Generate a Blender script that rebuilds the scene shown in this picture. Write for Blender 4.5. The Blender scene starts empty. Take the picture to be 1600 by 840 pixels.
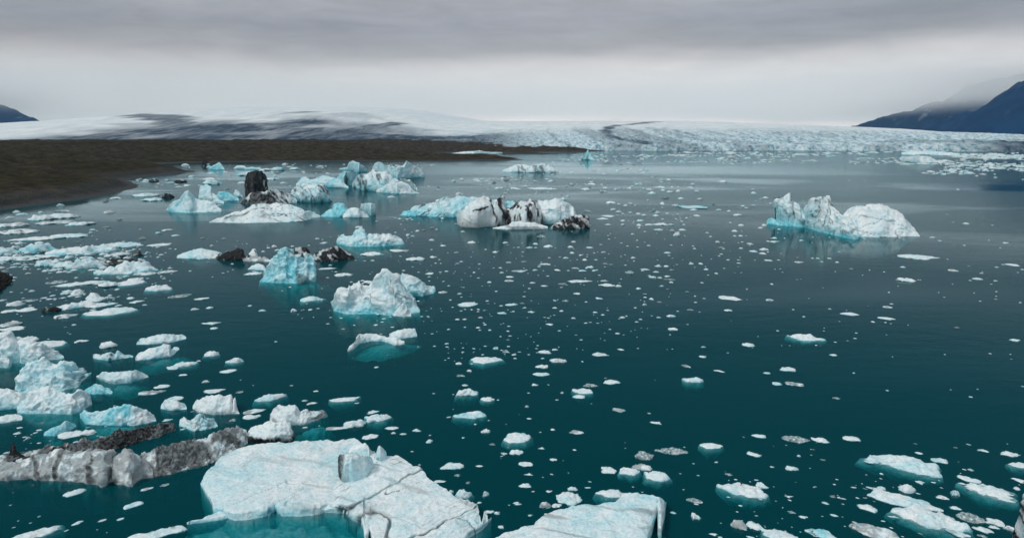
import bpy, math, random
import numpy as np
from mathutils import Vector

S = bpy.context.scene
COL = S.collection
R = math.radians

# ------------------------------------------------------------------ camera, sky, sun, exposure
CAM_H = 40.0
LENS = 24.0
FPX = LENS / 36.0 * 1600.0            # focal length in photo pixels
PITCH = math.atan((420 - 218) / FPX)
cam_d = bpy.data.cameras.new('camera')
cam_d.lens = LENS
cam_d.sensor_width = 36.0
cam_d.clip_start = 0.5
cam_d.clip_end = 60000
cam = bpy.data.objects.new('camera', cam_d)
cam.location = (0, 0, CAM_H)
cam.rotation_euler = (math.pi / 2 - PITCH, 0, 0)
COL.objects.link(cam)
S.camera = cam

S.view_settings.view_transform = 'Standard'
S.view_settings.look = 'None'
S.view_settings.exposure = 0.0
S.view_settings.gamma = 1.0
S.view_settings.use_curve_mapping = False
S.render.engine = 'CYCLES'
S.cycles.use_denoising = True
S.cycles.max_bounces = 12
S.cycles.diffuse_bounces = 3
S.cycles.glossy_bounces = 3
S.cycles.transparent_max_bounces = 12
S.cycles.volume_bounces = 8
S.cycles.caustics_reflective = False
S.cycles.caustics_refractive = False

SUN_EL, SUN_AZ = 50.0, 238.0          # azimuth clockwise from +Y: behind the camera, to its left
sun_d = bpy.data.lights.new('sun', 'SUN')
sun_d.energy = 1.5
sun_d.angle = R(11)
sun_d.color = (1.0, 0.97, 0.93)
sun = bpy.data.objects.new('sun', sun_d)
sun.rotation_euler = (R(90 - SUN_EL), 0, R(180 - SUN_AZ))
COL.objects.link(sun)

W = bpy.data.worlds.new('World')
S.world = W
W.use_nodes = True


class NT:
    """small helper around a node tree"""
    def __init__(self, nt):
        self.nt = nt
        nt.nodes.clear()

    def n(self, typ, ins=None, **kw):
        nd = self.nt.nodes.new(typ)
        for k, v in kw.items():
            setattr(nd, k, v)
        for k, v in (ins or {}).items():
            s = nd.inputs[k]
            if hasattr(v, 'is_output'):
                self.nt.links.new(v, s)
            else:
                s.default_value = v
        return nd

    def math(self, op, a, b=0.0, clamp=False):
        return self.n('ShaderNodeMath', {0: a, 1: b}, operation=op, use_clamp=clamp).outputs[0]

    def ramp(self, fac, stops, interp='LINEAR'):
        nd = self.n('ShaderNodeValToRGB', {0: fac})
        cr = nd.color_ramp
        cr.interpolation = interp
        while len(cr.elements) < len(stops):
            cr.elements.new(0.5)
        for e, (p, c) in zip(cr.elements, stops):
            e.position = p
            e.color = c if len(c) == 4 else (*c, 1)
        return nd.outputs[0]

    def mix(self, fac, a, b, blend='MIX'):
        nd = self.n('ShaderNodeMix', data_type='RGBA', blend_type=blend)
        for s, v in ((nd.inputs[0], fac), (nd.inputs[6], a), (nd.inputs[7], b)):
            if hasattr(v, 'is_output'):
                self.nt.links.new(v, s)
            else:
                s.default_value = v if not isinstance(v, tuple) or len(v) == 4 else (*v, 1)
        return nd.outputs[2]

    def noise(self, vec, scale, detail=4, rough=0.5, dist=0.0):
        return self.n('ShaderNodeTexNoise', {'Vector': vec, 'Scale': scale, 'Detail': detail,
                                             'Roughness': rough, 'Distortion': dist}).outputs[0]


def lin(r, g, b):
    f = lambda c: (c / 255 / 12.92) if c / 255 <= 0.04045 else ((c / 255 + 0.055) / 1.055) ** 2.4
    return (f(r), f(g), f(b))


def build_world():
    t = NT(W.node_tree)
    tc = t.n('ShaderNodeTexCoord')
    d = tc.outputs['Generated']
    sep = t.n('ShaderNodeSeparateXYZ', {0: d})
    z = sep.outputs[2]
    # stratus deck: noise stretched sideways, in direction space
    mp = t.n('ShaderNodeMapping', {'Vector': d, 'Scale': (1.1, 1.1, 7.0)})
    n1 = t.noise(mp.outputs[0], 1.9, 4, 0.45, 0.5)
    mp2 = t.n('ShaderNodeMapping', {'Vector': d, 'Scale': (2.0, 2.0, 13.0), 'Location': (3.1, 1.7, 0.4)})
    n2 = t.noise(mp2.outputs[0], 2.2, 5, 0.5, 0.4)
    wob = t.math('ADD', t.math('MULTIPLY', t.math('SUBTRACT', n1, 0.5), 0.075),
                 t.math('MULTIPLY', t.math('SUBTRACT', n2, 0.5), 0.022))
    lf = t.math('MULTIPLY', t.math('MULTIPLY', sep.outputs[0], -1.0, True), 0.032)
    zz = t.math('ADD', t.math('ADD', z, wob), lf)
    # elevation (sine) -> radiance of the overcast
    g = t.ramp(t.math('MULTIPLY', t.math('ADD', zz, 0.1), 0.9, True), [
        (0.00, lin(220, 220, 220)),
        (0.09, (0.98, 0.91, 0.87)),
        (0.117, (1.06, 0.97, 0.92)),
        (0.152, (1.06, 0.97, 0.92)),
        (0.178, lin(230, 222, 218)),
        (0.206, lin(176, 174, 176)),
        (0.232, lin(162, 163, 169)),
        (0.262, lin(174, 175, 181)),
        (0.284, lin(158, 168, 178)),
        (0.318, lin(112, 140, 154)),
        (0.38, lin(88, 122, 136)),
        (0.55, lin(70, 106, 122)),
        (0.66, lin(120, 140, 150)),
        (0.76, (0.66, 0.68, 0.68)),
        (1.00, (0.95, 0.95, 0.94)),
    ])
    # slow variation sideways: greyer to the right
    x = sep.outputs[0]
    side = t.math('MULTIPLY', t.math('ADD', x, -0.18, True), 0.95, True)
    g = t.mix(side, g, t.mix(1.0, g, (0.56, 0.64, 0.70, 1), 'MULTIPLY'))
    mp3 = t.n('ShaderNodeMapping', {'Vector': d, 'Scale': (5.0, 5.0, 26.0), 'Rotation': (0, R(4), 0)})
    n3 = t.noise(mp3.outputs[0], 2.4, 6, 0.58, 0.8)
    v = t.math('ADD', t.math('MULTIPLY', t.math('SUBTRACT', n2, 0.5), 0.46), 1.0)
    v = t.math('ADD', v, t.math('MULTIPLY', t.math('SUBTRACT', n3, 0.5), 0.34))
    v = t.math('SUBTRACT', v, t.math('MULTIPLY', lf, 5.5))
    g = t.mix(1.0, g, t.n('ShaderNodeCombineColor', {0: v, 1: v, 2: v}).outputs[0], 'MULTIPLY')
    # added fill: unseen low sky behind the camera brightened to light cloud and bergs
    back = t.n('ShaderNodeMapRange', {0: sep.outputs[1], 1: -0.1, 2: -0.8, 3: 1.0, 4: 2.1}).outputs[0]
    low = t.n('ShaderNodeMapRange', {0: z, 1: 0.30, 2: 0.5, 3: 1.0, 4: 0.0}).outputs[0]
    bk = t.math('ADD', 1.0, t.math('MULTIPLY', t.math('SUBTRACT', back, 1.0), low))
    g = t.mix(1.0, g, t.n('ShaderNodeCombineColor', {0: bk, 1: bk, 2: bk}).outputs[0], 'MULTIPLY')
    sky = t.n('ShaderNodeTexSky', sky_type='NISHITA', sun_disc=False,
              sun_elevation=R(SUN_EL), sun_rotation=R(SUN_AZ))
    skyc = t.mix(1.0, sky.outputs[0], (0.08, 0.08, 0.08, 1), 'MULTIPLY')
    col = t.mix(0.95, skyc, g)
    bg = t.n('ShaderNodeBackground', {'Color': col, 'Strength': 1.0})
    out = t.n('ShaderNodeOutputWorld')
    t.nt.links.new(bg.outputs[0], out.inputs[0])


build_world()


# ------------------------------------------------------------------ camera geometry helpers
CP, SP = math.cos(PITCH), math.sin(PITCH)


def ray(px, py):
    a = (np.asarray(px, float) - 800) / FPX
    b = -(np.asarray(py, float) - 420) / FPX
    return a, b * SP + CP, b * CP - SP          # world x, y, z


def at(px, py, z=0.0):
    """where the line of sight of a photo pixel meets the level z"""
    dx, dy, dz = ray(px, py)
    t = (z - CAM_H) / dz
    return np.stack([t * dx, t * dy, np.zeros_like(t) + z], -1)


def z_at(py, Y):
    """height of the line of sight at depth Y"""
    _, dy, dz = ray(800, py)
    return CAM_H + Y * dz / dy


# ------------------------------------------------------------------ noise
def _h(i, j, k, s):
    n = (i * 374761393 + j * 668265263 + k * 2147483647 + s * 974634777) & 0xffffffff
    n = ((n ^ (n >> 13)) * 1274126177) & 0xffffffff
    n = ((n ^ (n >> 16)) * 2246822519) & 0xffffffff
    n = n ^ (n >> 15)
    return (n & 0xffffff) / float(0x1000000)


def vnoise(p, s=0):
    """smooth value noise in -1..1 on an (n,3) array"""
    p = np.asarray(p, float)
    i = np.floor(p).astype(np.int64)
    f = p - i
    u = f * f * f * (f * (f * 6 - 15) + 10)
    x, y, z = i[:, 0], i[:, 1], i[:, 2]
    def c(a, b, d):
        return _h(x + a, y + b, z + d, s)
    l = lambda a, b, t: a + (b - a) * t
    r = l(l(l(c(0, 0, 0), c(1, 0, 0), u[:, 0]), l(c(0, 1, 0), c(1, 1, 0), u[:, 0]), u[:, 1]),
          l(l(c(0, 0, 1), c(1, 0, 1), u[:, 0]), l(c(0, 1, 1), c(1, 1, 1), u[:, 0]), u[:, 1]), u[:, 2])
    return r * 2 - 1


def fbm(p, o=4, s=0, g=0.5):
    r = 0
    a = 1.0
    p = np.asarray(p, float)
    for k in range(o):
        r = r + a * vnoise(p * (2.03 ** k) + 17.3 * k, s + k)
        a *= g
    return r


def ridged(p, o=4, s=0, g=0.5):
    r = 0
    a = 1.0
    p = np.asarray(p, float)
    for k in range(o):
        r = r + a * (1 - 2 * np.abs(vnoise(p * (2.1 ** k) + 9.1 * k, s + k)))
        a *= g
    return r


def worley(p, s=0):
    """distances to the nearest and second nearest cell points"""
    p = np.asarray(p, float)
    i = np.floor(p).astype(np.int64)
    d1 = np.full(len(p), 9.0)
    d2 = np.full(len(p), 9.0)
    cid = np.zeros(len(p))
    for a in (-1, 0, 1):
        for b in (-1, 0, 1):
            for c in (-1, 0, 1):
                x, y, z = i[:, 0] + a, i[:, 1] + b, i[:, 2] + c
                q = np.stack([x + _h(x, y, z, s), y + _h(x, y, z, s + 1), z + _h(x, y, z, s + 2)], -1)
                d = np.sqrt(((q - p) ** 2).sum(1))
                m = d < d1
                d2 = np.where(m, d1, np.minimum(d2, d))
                cid = np.where(m, _h(x, y, z, s + 3), cid)
                d1 = np.where(m, d, d1)
    return d1, d2, cid


def sstep(a, b, x):
    t = np.clip((x - a) / (b - a), 0, 1)
    return t * t * (3 - 2 * t)


# ------------------------------------------------------------------ mesh helpers
def make_mesh(name, co, quads, attrs=None, smooth=True):
    co = np.asarray(co, np.float32)
    quads = np.asarray(quads, np.int32)
    k = quads.shape[1]
    me = bpy.data.meshes.new(name)
    me.vertices.add(len(co))
    me.vertices.foreach_set('co', co.ravel())
    me.loops.add(quads.size)
    me.loops.foreach_set('vertex_index', quads.ravel())
    me.polygons.add(len(quads))
    me.polygons.foreach_set('loop_start', np.arange(0, quads.size, k, dtype=np.int32))
    me.polygons.foreach_set('use_smooth', np.full(len(quads), smooth))
    for an, v in (attrs or {}).items():
        at_ = me.attributes.new(an, 'FLOAT', 'POINT')
        at_.data.foreach_set('value', np.asarray(v, np.float32).ravel())
    me.update(calc_edges=True)
    me.validate()
    return me


def grid_quads(nu, nv, off=0, wrap=False):
    """verts laid out [u][v]"""
    u = np.arange(nu if wrap else nu - 1)
    v = np.arange(nv - 1)
    U, V = np.meshgrid(u, v, indexing='ij')
    U2 = (U + 1) % nu
    return np.stack([U * nv + V, U2 * nv + V, U2 * nv + V + 1, U * nv + V + 1], -1).reshape(-1, 4) + off


def link(name, me, mat=None, parent=None, loc=None):
    o = bpy.data.objects.new(name, me)
    if mat is not None and me is not None:
        me.materials.append(mat)
    COL.objects.link(o)
    if parent is not None:
        o.parent = parent
    if loc is not None:
        o.location = loc
    return o


def tag(o, label=None, cat=None, group=None, kind=None):
    for k, v in (('label', label), ('category', cat), ('group', group), ('kind', kind)):
        if v:
            o[k] = v
    return o


def new_mat(name):
    m = bpy.data.materials.new(name)
    m.use_nodes = True
    return m, NT(m.node_tree)


def finish(t, shader, volume=None):
    out = t.n('ShaderNodeOutputMaterial')
    if shader is not None:
        t.nt.links.new(shader, out.inputs[0])
    if volume is not None:
        t.nt.links.new(volume, out.inputs[1])


# ------------------------------------------------------------------ materials
def mat_water():
    m, t = new_mat('lagoon_water')
    geo = t.n('ShaderNodeNewGeometry')
    pos = geo.outputs['Position']
    # ripples: short and slightly lengthened across the wind
    mp = t.n('ShaderNodeMapping', {'Vector': pos, 'Scale': (0.55, 1.0, 1.0), 'Rotation': (0, 0, R(12))})
    r1 = t.noise(mp.outputs[0], 1.3, 3, 0.6)
    r2 = t.noise(mp.outputs[0], 0.28, 3, 0.55, 0.4)
    # wind patches: broad streaks of calmer and rougher water
    mp3 = t.n('ShaderNodeMapping', {'Vector': pos, 'Scale': (0.0032, 0.0068, 0.004), 'Rotation': (0, 0, R(-9))})
    wp = t.noise(mp3.outputs[0], 1.0, 4, 0.55, 0.9)
    wind = t.ramp(wp, [(0.36, (0.05,) * 3), (0.43, (0.45,) * 3), (0.49, (0.85,) * 3), (0.7, (1,) * 3)])
    # the calm belt of water along the ice field in front of the glacier
    sp = t.n('ShaderNodeSeparateXYZ', {0: pos})
    yy = t.math('ADD', sp.outputs[1], t.math('MULTIPLY', t.math('SUBTRACT', wp, 0.5), 150.0))
    c1 = t.n('ShaderNodeMapRange', {0: yy, 1: 760.0, 2: 860.0, 3: 0.0, 4: 1.0}, interpolation_type='SMOOTHSTEP').outputs[0]
    c2 = t.n('ShaderNodeMapRange', {0: yy, 1: 980.0, 2: 1100.0, 3: 1.0, 4: 0.35}, interpolation_type='SMOOTHSTEP').outputs[0]
    xx = t.n('ShaderNodeMapRange', {0: sp.outputs[0], 1: -120.0, 2: 60.0, 3: 0.25, 4: 1.0}).outputs[0]
    xx = t.math('MULTIPLY', xx, t.n('ShaderNodeMapRange', {0: sp.outputs[0], 1: 330.0, 2: 620.0, 3: 1.0, 4: 0.0}).outputs[0])
    calm = t.math('SUBTRACT', 1.0, t.math('MULTIPLY', xx, t.math('MULTIPLY', c1, c2)))
    rt = t.math('MULTIPLY', t.n('ShaderNodeMapRange', {0: sp.outputs[0], 1: 250.0, 2: 480.0, 3: 0.0, 4: 1.0}).outputs[0],
                t.n('ShaderNodeMapRange', {0: sp.outputs[1], 1: 500.0, 2: 700.0, 3: 0.0, 4: 1.0}).outputs[0])
    wind = t.math('MAXIMUM', t.math('MULTIPLY', wind, calm), t.math('MULTIPLY', rt, 0.8))
    h = t.math('ADD', t.math('MULTIPLY', r1, 0.07), t.math('MULTIPLY', r2, 0.22))
    h = t.math('MULTIPLY', h, t.math('ADD', t.math('MULTIPLY', wind, 0.92), 0.08))
    bump = t.n('ShaderNodeBump', {'Height': h, 'Strength': 1.0, 'Distance': 0.30})
    fr = t.n('ShaderNodeFresnel', {'IOR': 1.19, 'Normal': bump.outputs[0]})
    rough = t.math('ADD', t.math('MULTIPLY', wind, 0.10), 0.03)
    gl = t.n('ShaderNodeBsdfGlossy', {'Color': (0.80, 0.94, 0.98, 1), 'Roughness': rough, 'Normal': bump.outputs[0]})
    df = t.n('ShaderNodeBsdfDiffuse', {'Color': (0.0003, 0.114, 0.143, 1)})
    tr = t.n('ShaderNodeBsdfTransparent', {'Color': (0.97, 1, 1, 1)})
    body = t.n('ShaderNodeMixShader', {0: 0.62, 1: df.outputs[0], 2: tr.outputs[0]})
    mx = t.n('ShaderNodeMixShader', {0: t.math('MULTIPLY', fr.outputs[0], t.math('SUBTRACT', 1.0, t.math('MULTIPLY', wind, 0.40))), 1: body.outputs[0], 2: gl.outputs[0]})
    ab = t.n('ShaderNodeVolumeAbsorption', {'Color': (0.0, 0.80, 0.79, 1), 'Density': 0.85})
    finish(t, mx.outputs[0], ab.outputs[0])
    return m


def mat_bed():
    m, t = new_mat('lake_silt')
    geo = t.n('ShaderNodeNewGeometry')
    n = t.noise(geo.outputs['Position'], 0.05, 4)
    c = t.ramp(n, [(0.3, (0.03, 0.05, 0.05)), (0.7, (0.05, 0.07, 0.065))])
    b = t.n('ShaderNodeBsdfDiffuse', {'Color': c})
    finish(t, b.outputs[0])
    return m


def mat_land():
    m, t = new_mat('moraine_ground')
    geo = t.n('ShaderNodeNewGeometry')
    pos = geo.outputs['Position']
    n1 = t.noise(pos, 0.012, 5, 0.6, 0.5)
    n2 = t.noise(pos, 0.08, 5, 0.65)
    n3 = t.noise(pos, 0.9, 3, 0.6)
    a = t.n('ShaderNodeAttribute', attribute_name='moss').outputs['Fac']
    sh = t.n('ShaderNodeAttribute', attribute_name='gravel').outputs['Fac']
    earth = t.ramp(n2, [(0.3, (0.010, 0.008, 0.0055)), (0.5, (0.042, 0.032, 0.022)), (0.72, (0.115, 0.088, 0.060))])
    moss = t.ramp(n2, [(0.3, (0.014, 0.012, 0.006)), (0.6, (0.036, 0.032, 0.011)), (0.8, (0.066, 0.060, 0.018))])
    mf = t.math('MULTIPLY', t.ramp(t.math('ADD', n1, t.math('MULTIPLY', n2, 0.3)),
                                   [(0.50, (0.10,) * 3), (0.74, (1,) * 3)]), a)
    c = t.mix(mf, earth, moss)
    grav = t.ramp(n3, [(0.3, (0.040, 0.043, 0.046)), (0.7, (0.105, 0.11, 0.115))])
    c = t.mix(sh, c, grav)
    h = t.math('ADD', t.math('MULTIPLY', n3, 0.5), t.math('MULTIPLY', n2, 1.4))
    bump = t.n('ShaderNodeBump', {'Height': h, 'Strength': 1.0, 'Distance': 4.0})
    b = t.n('ShaderNodeBsdfPrincipled', {'Base Color': c, 'Roughness': 0.95, 'Normal': bump.outputs[0],
                                         'Specular IOR Level': 0.1})
    finish(t, b.outputs[0])
    return m


def mat_glacier():
    m, t = new_mat('glacier_ice')
    geo = t.n('ShaderNodeNewGeometry')
    pos = geo.outputs['Position']
    dirt = t.n('ShaderNodeAttribute', attribute_name='dirt').outputs['Fac']
    crev = t.n('ShaderNodeAttribute', attribute_name='crevasse').outputs['Fac']
    mp = t.n('ShaderNodeMapping', {'Vector': pos, 'Scale': (1.0, 0.35, 1.0)})
    n1 = t.noise(mp.outputs[0], 0.012, 5, 0.6, 0.4)
    n2 = t.noise(mp.outputs[0], 0.075, 4, 0.65)
    snow = t.ramp(n1, [(0.3, (0.62, 0.70, 0.74)), (0.7, (0.86, 0.88, 0.88))])
    blue = t.ramp(n2, [(0.33, (0.10, 0.24, 0.31)), (0.47, (0.44, 0.60, 0.66)), (0.66, (0.78, 0.85, 0.88))])
    c = t.mix(crev, snow, blue)
    deb = t.ramp(n2, [(0.3, (0.008, 0.026, 0.055)), (0.7, (0.035, 0.065, 0.11))])
    mpf = t.n('ShaderNodeMapping', {'Vector': pos, 'Scale': (1.0, 0.16, 1.0), 'Rotation': (0, 0, R(18))})
    n3 = t.noise(mpf.outputs[0], 0.022, 5, 0.65, 0.5)
    f = t.math('MULTIPLY', dirt, t.math('ADD', t.math('MULTIPLY', n3, 1.4), 0.34), True)
    c = t.mix(f, c, deb)
    h = t.math('ADD', t.math('MULTIPLY', n2, 6.0), t.math('MULTIPLY', n1, 6.0))
    bump = t.n('ShaderNodeBump', {'Height': h, 'Strength': 0.8, 'Distance': 1.5})
    b = t.n('ShaderNodeBsdfPrincipled', {'Base Color': c, 'Roughness': 0.8, 'Normal': bump.outputs[0],
                                         'Specular IOR Level': 0.2})
    finish(t, b.outputs[0])
    return m


def mat_mountain():
    m, t = new_mat('basalt_mountain')
    geo = t.n('ShaderNodeNewGeometry')
    pos = geo.outputs['Position']
    n1 = t.noise(pos, 0.006, 6, 0.65, 0.6)
    n2 = t.noise(pos, 0.03, 5, 0.6)
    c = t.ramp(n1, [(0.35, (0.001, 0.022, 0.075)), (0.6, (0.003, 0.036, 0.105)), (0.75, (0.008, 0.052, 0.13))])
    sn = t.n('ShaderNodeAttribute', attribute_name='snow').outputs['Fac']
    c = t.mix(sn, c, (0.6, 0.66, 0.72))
    bump = t.n('ShaderNodeBump', {'Height': n2, 'Strength': 0.7, 'Distance': 18.0})
    b = t.n('ShaderNodeBsdfPrincipled', {'Base Color': c, 'Roughness': 0.95, 'Normal': bump.outputs[0],
                                         'Specular IOR Level': 0.1})
    finish(t, b.outputs[0])
    return m


# ------------------------------------------------------------------ water and lake bed
def box_mesh(name, x0, x1, y0, y1, z0, z1):
    v = [(x, y, z) for z in (z0, z1) for y in (y0, y1) for x in (x0, x1)]
    f = [(0, 2, 3, 1), (4, 5, 7, 6), (0, 1, 5, 4), (2, 6, 7, 3), (0, 4, 6, 2), (1, 3, 7, 5)]
    return make_mesh(name, v, f, smooth=False)


water = link('water', box_mesh('water', -13000, 13000, -400, 13000, -18, 0), mat_water())
tag(water, 'dark teal glacial lagoon water with floating ice', kind='structure')
bed = link('lake_bed', box_mesh('lake_bed', -13100, 13100, -500, 13100, -19, -17.9), mat_bed())
tag(bed, 'silty bed under the lagoon water', kind='structure')


# ------------------------------------------------------------------ land (moraine shore on the left)
def seg_dist(P, poly, closed=True):
    poly = np.asarray(poly, float)
    n = len(poly)
    d = np.full(len(P), 1e9)
    for i in range(n if closed else n - 1):
        a, b = poly[i], poly[(i + 1) % n]
        ab = b - a
        tt = np.clip(((P - a) @ ab) / (ab @ ab + 1e-9), 0, 1)
        q = a + tt[:, None] * ab
        d = np.minimum(d, np.sqrt(((P - q) ** 2).sum(1)))
    return d


def inside(P, poly):
    poly = np.asarray(poly, float)
    n = len(poly)
    r = np.zeros(len(P), bool)
    for i in range(n):
        a, b = poly[i], poly[(i + 1) % n]
        c = (a[1] > P[:, 1]) != (b[1] > P[:, 1])
        with np.errstate(divide='ignore', invalid='ignore'):
            xx = (b[0] - a[0]) * (P[:, 1] - a[1]) / (b[1] - a[1]) + a[0]
        r ^= c & (P[:, 0] < xx)
    return r


def build_land():
    shore_px = [(-420, 372), (-200, 349), (0, 328), (60, 320), (130, 311), (180, 303), (221, 291.5), (207, 285), (199, 280.5),
                (245, 275), (306, 268.6), (270, 262), (235, 256.8), (300, 253.6), (450, 252.3), (600, 251.8),
                (700, 251.3), (816, 249.6), (800, 246), (700, 244), (690, 240), (706, 237.5), (790, 239.5), (868, 241.2),
                (830, 238), (850, 237), (945, 236), (935, 234.6)]
    poly = at(*np.array(shore_px).T)[:, :2]
    poly = np.vstack([poly, [[-100, 3300], [-6000, 3300], [-6000, 120]]])
    ys = np.concatenate([np.arange(330, 700, 3.0), np.arange(700, 1500, 6.0), np.arange(1500, 3300, 14.0)])
    xs = np.concatenate([np.arange(-3600, -1100, 16.0), np.arange(-1100, -250, 4.0), np.arange(-250, 480, 8.0)])
    X, Y = np.meshgrid(xs, ys, indexing='ij')
    P = np.stack([X.ravel(), Y.ravel()], 1)
    P3 = np.column_stack([P, np.zeros(len(P))])
    wob = fbm(P3 / 45, 3, 5) * 5 + fbm(P3 / 11, 3, 8) * 1.2
    d = seg_dist(P, poly) * np.where(inside(P, poly), 1, -1) + wob * np.clip((P[:, 1] - 250) / 600, 0.4, 1.5)
    # beach, low bluff, then rolling moraine
    hills = fbm(P3 / 210, 5, 21) * 6.5 + ridged(P3 / 95, 5, 31) * 2.6
    far = sstep(900, 1900, P[:, 1])
    top = 27 + far * 5 - sstep(-350, 150, P[:, 0]) * 21
    near_top = 15 + 14 * sstep(0, 420, d)
    base = np.minimum(top, near_top)
    nose = np.exp(-(((P[:, 0] + 285) / 120) ** 2 + ((P[:, 1] - 590) / 90) ** 2))
    bluff = sstep(7 + 4 * far, 26 + 60 * far, d)
    z = np.where(d < 0, d * 0.12, np.minimum(d * 0.12, 1.6))
    z = z + bluff * (base * (0.30 + 0.70 * sstep(0, 330, d)) + hills * sstep(10, 120, d) * (0.55 + 0.45 * far))
    z += nose * bluff * 3.5
    z += fbm(P3 / 9, 4, 77) * 0.8 * sstep(4, 30, d)
    z += (ridged(P3 / 46, 4, 91) - 0.5) * 1.9 * sstep(20, 70, d) * (1 - .4 * far)
    z = np.maximum(z, -4)
    gravel = np.clip(1 - sstep(7, 15, d + fbm(P3 / 8, 2, 3) * 2.5), 0, 1)
    steep = np.exp(-((d - 18) / 8) ** 2) * (P[:, 1] < 900)
    gravel = np.maximum(gravel, steep * 0.55)
    moss = np.clip(0.95 - 0.65 * sstep(-900, -300, P[:, 0]) * far - 0.3 * far, 0, 1)
    keep = np.ones(len(P), bool)
    q = grid_quads(len(xs), len(ys))
    qz = z[q].max(1)
    q = q[qz > -3.5]
    me = make_mesh('land', np.column_stack([P, z]), q, {'moss': moss, 'gravel': gravel})
    o = link('land', me, mat_land())
    tag(o, 'dark brown mossy moraine land along the left shore', kind='structure')


build_land()


# ------------------------------------------------------------------ glacier
MOR = []   # (polyline px, width x m, width y m, strength)


def glacier_height(x, y):
    x = np.asarray(x, float)
    y = np.asarray(y, float)
    u = x / np.maximum(y, 1) * FPX / CP            # rough photo column, for placing the lobes only
    yf = 2480 + 60 * np.sin(x / 420) + 40 * np.sin(x / 173 + 1) + 500 * sstep(-100, -1500, x) - 150 * sstep(900, 1900, x)
    t = np.clip((y - yf) / 6500, 0, 1.4)
    top = 255 + 190 * sstep(-300, -1600, x) - 170 * sstep(1500, 4200, x)
    top = top * (1 - 0.62 * sstep(-2900, -4200, x))
    p = 1 - (1 - np.clip(t, 0, 1)) ** 1.5
    z = 18 + (top - 18) * p + np.clip(t - 1, 0, 1) * 200
    # swell of ice on the left and a trough between the two lobes
    z += 38 * np.exp(-(((x + 1150) / 600) ** 2 + ((y - 5200) / 1500) ** 2))
    z -= 26 * np.exp(-(((x + 250) / 450) ** 2 + ((y - 4300) / 1500) ** 2))
    z = np.where(y < yf, -6 - (yf - y) * 0.2, z)
    return z, y - yf


def to_glacier(px, py):
    """first hit of a photo sight line on the glacier surface"""
    dx, dy, dz = ray(px, py)
    Y = np.arange(2500, 11500, 20.0)
    t = Y / dy
    zz, _ = glacier_height(t * dx, Y)
    zr = CAM_H + t * dz
    hit = np.nonzero(zr < zz)[0]
    i = hit[0] if len(hit) else len(Y) - 1
    return t[i] * dx, Y[i]


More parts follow.
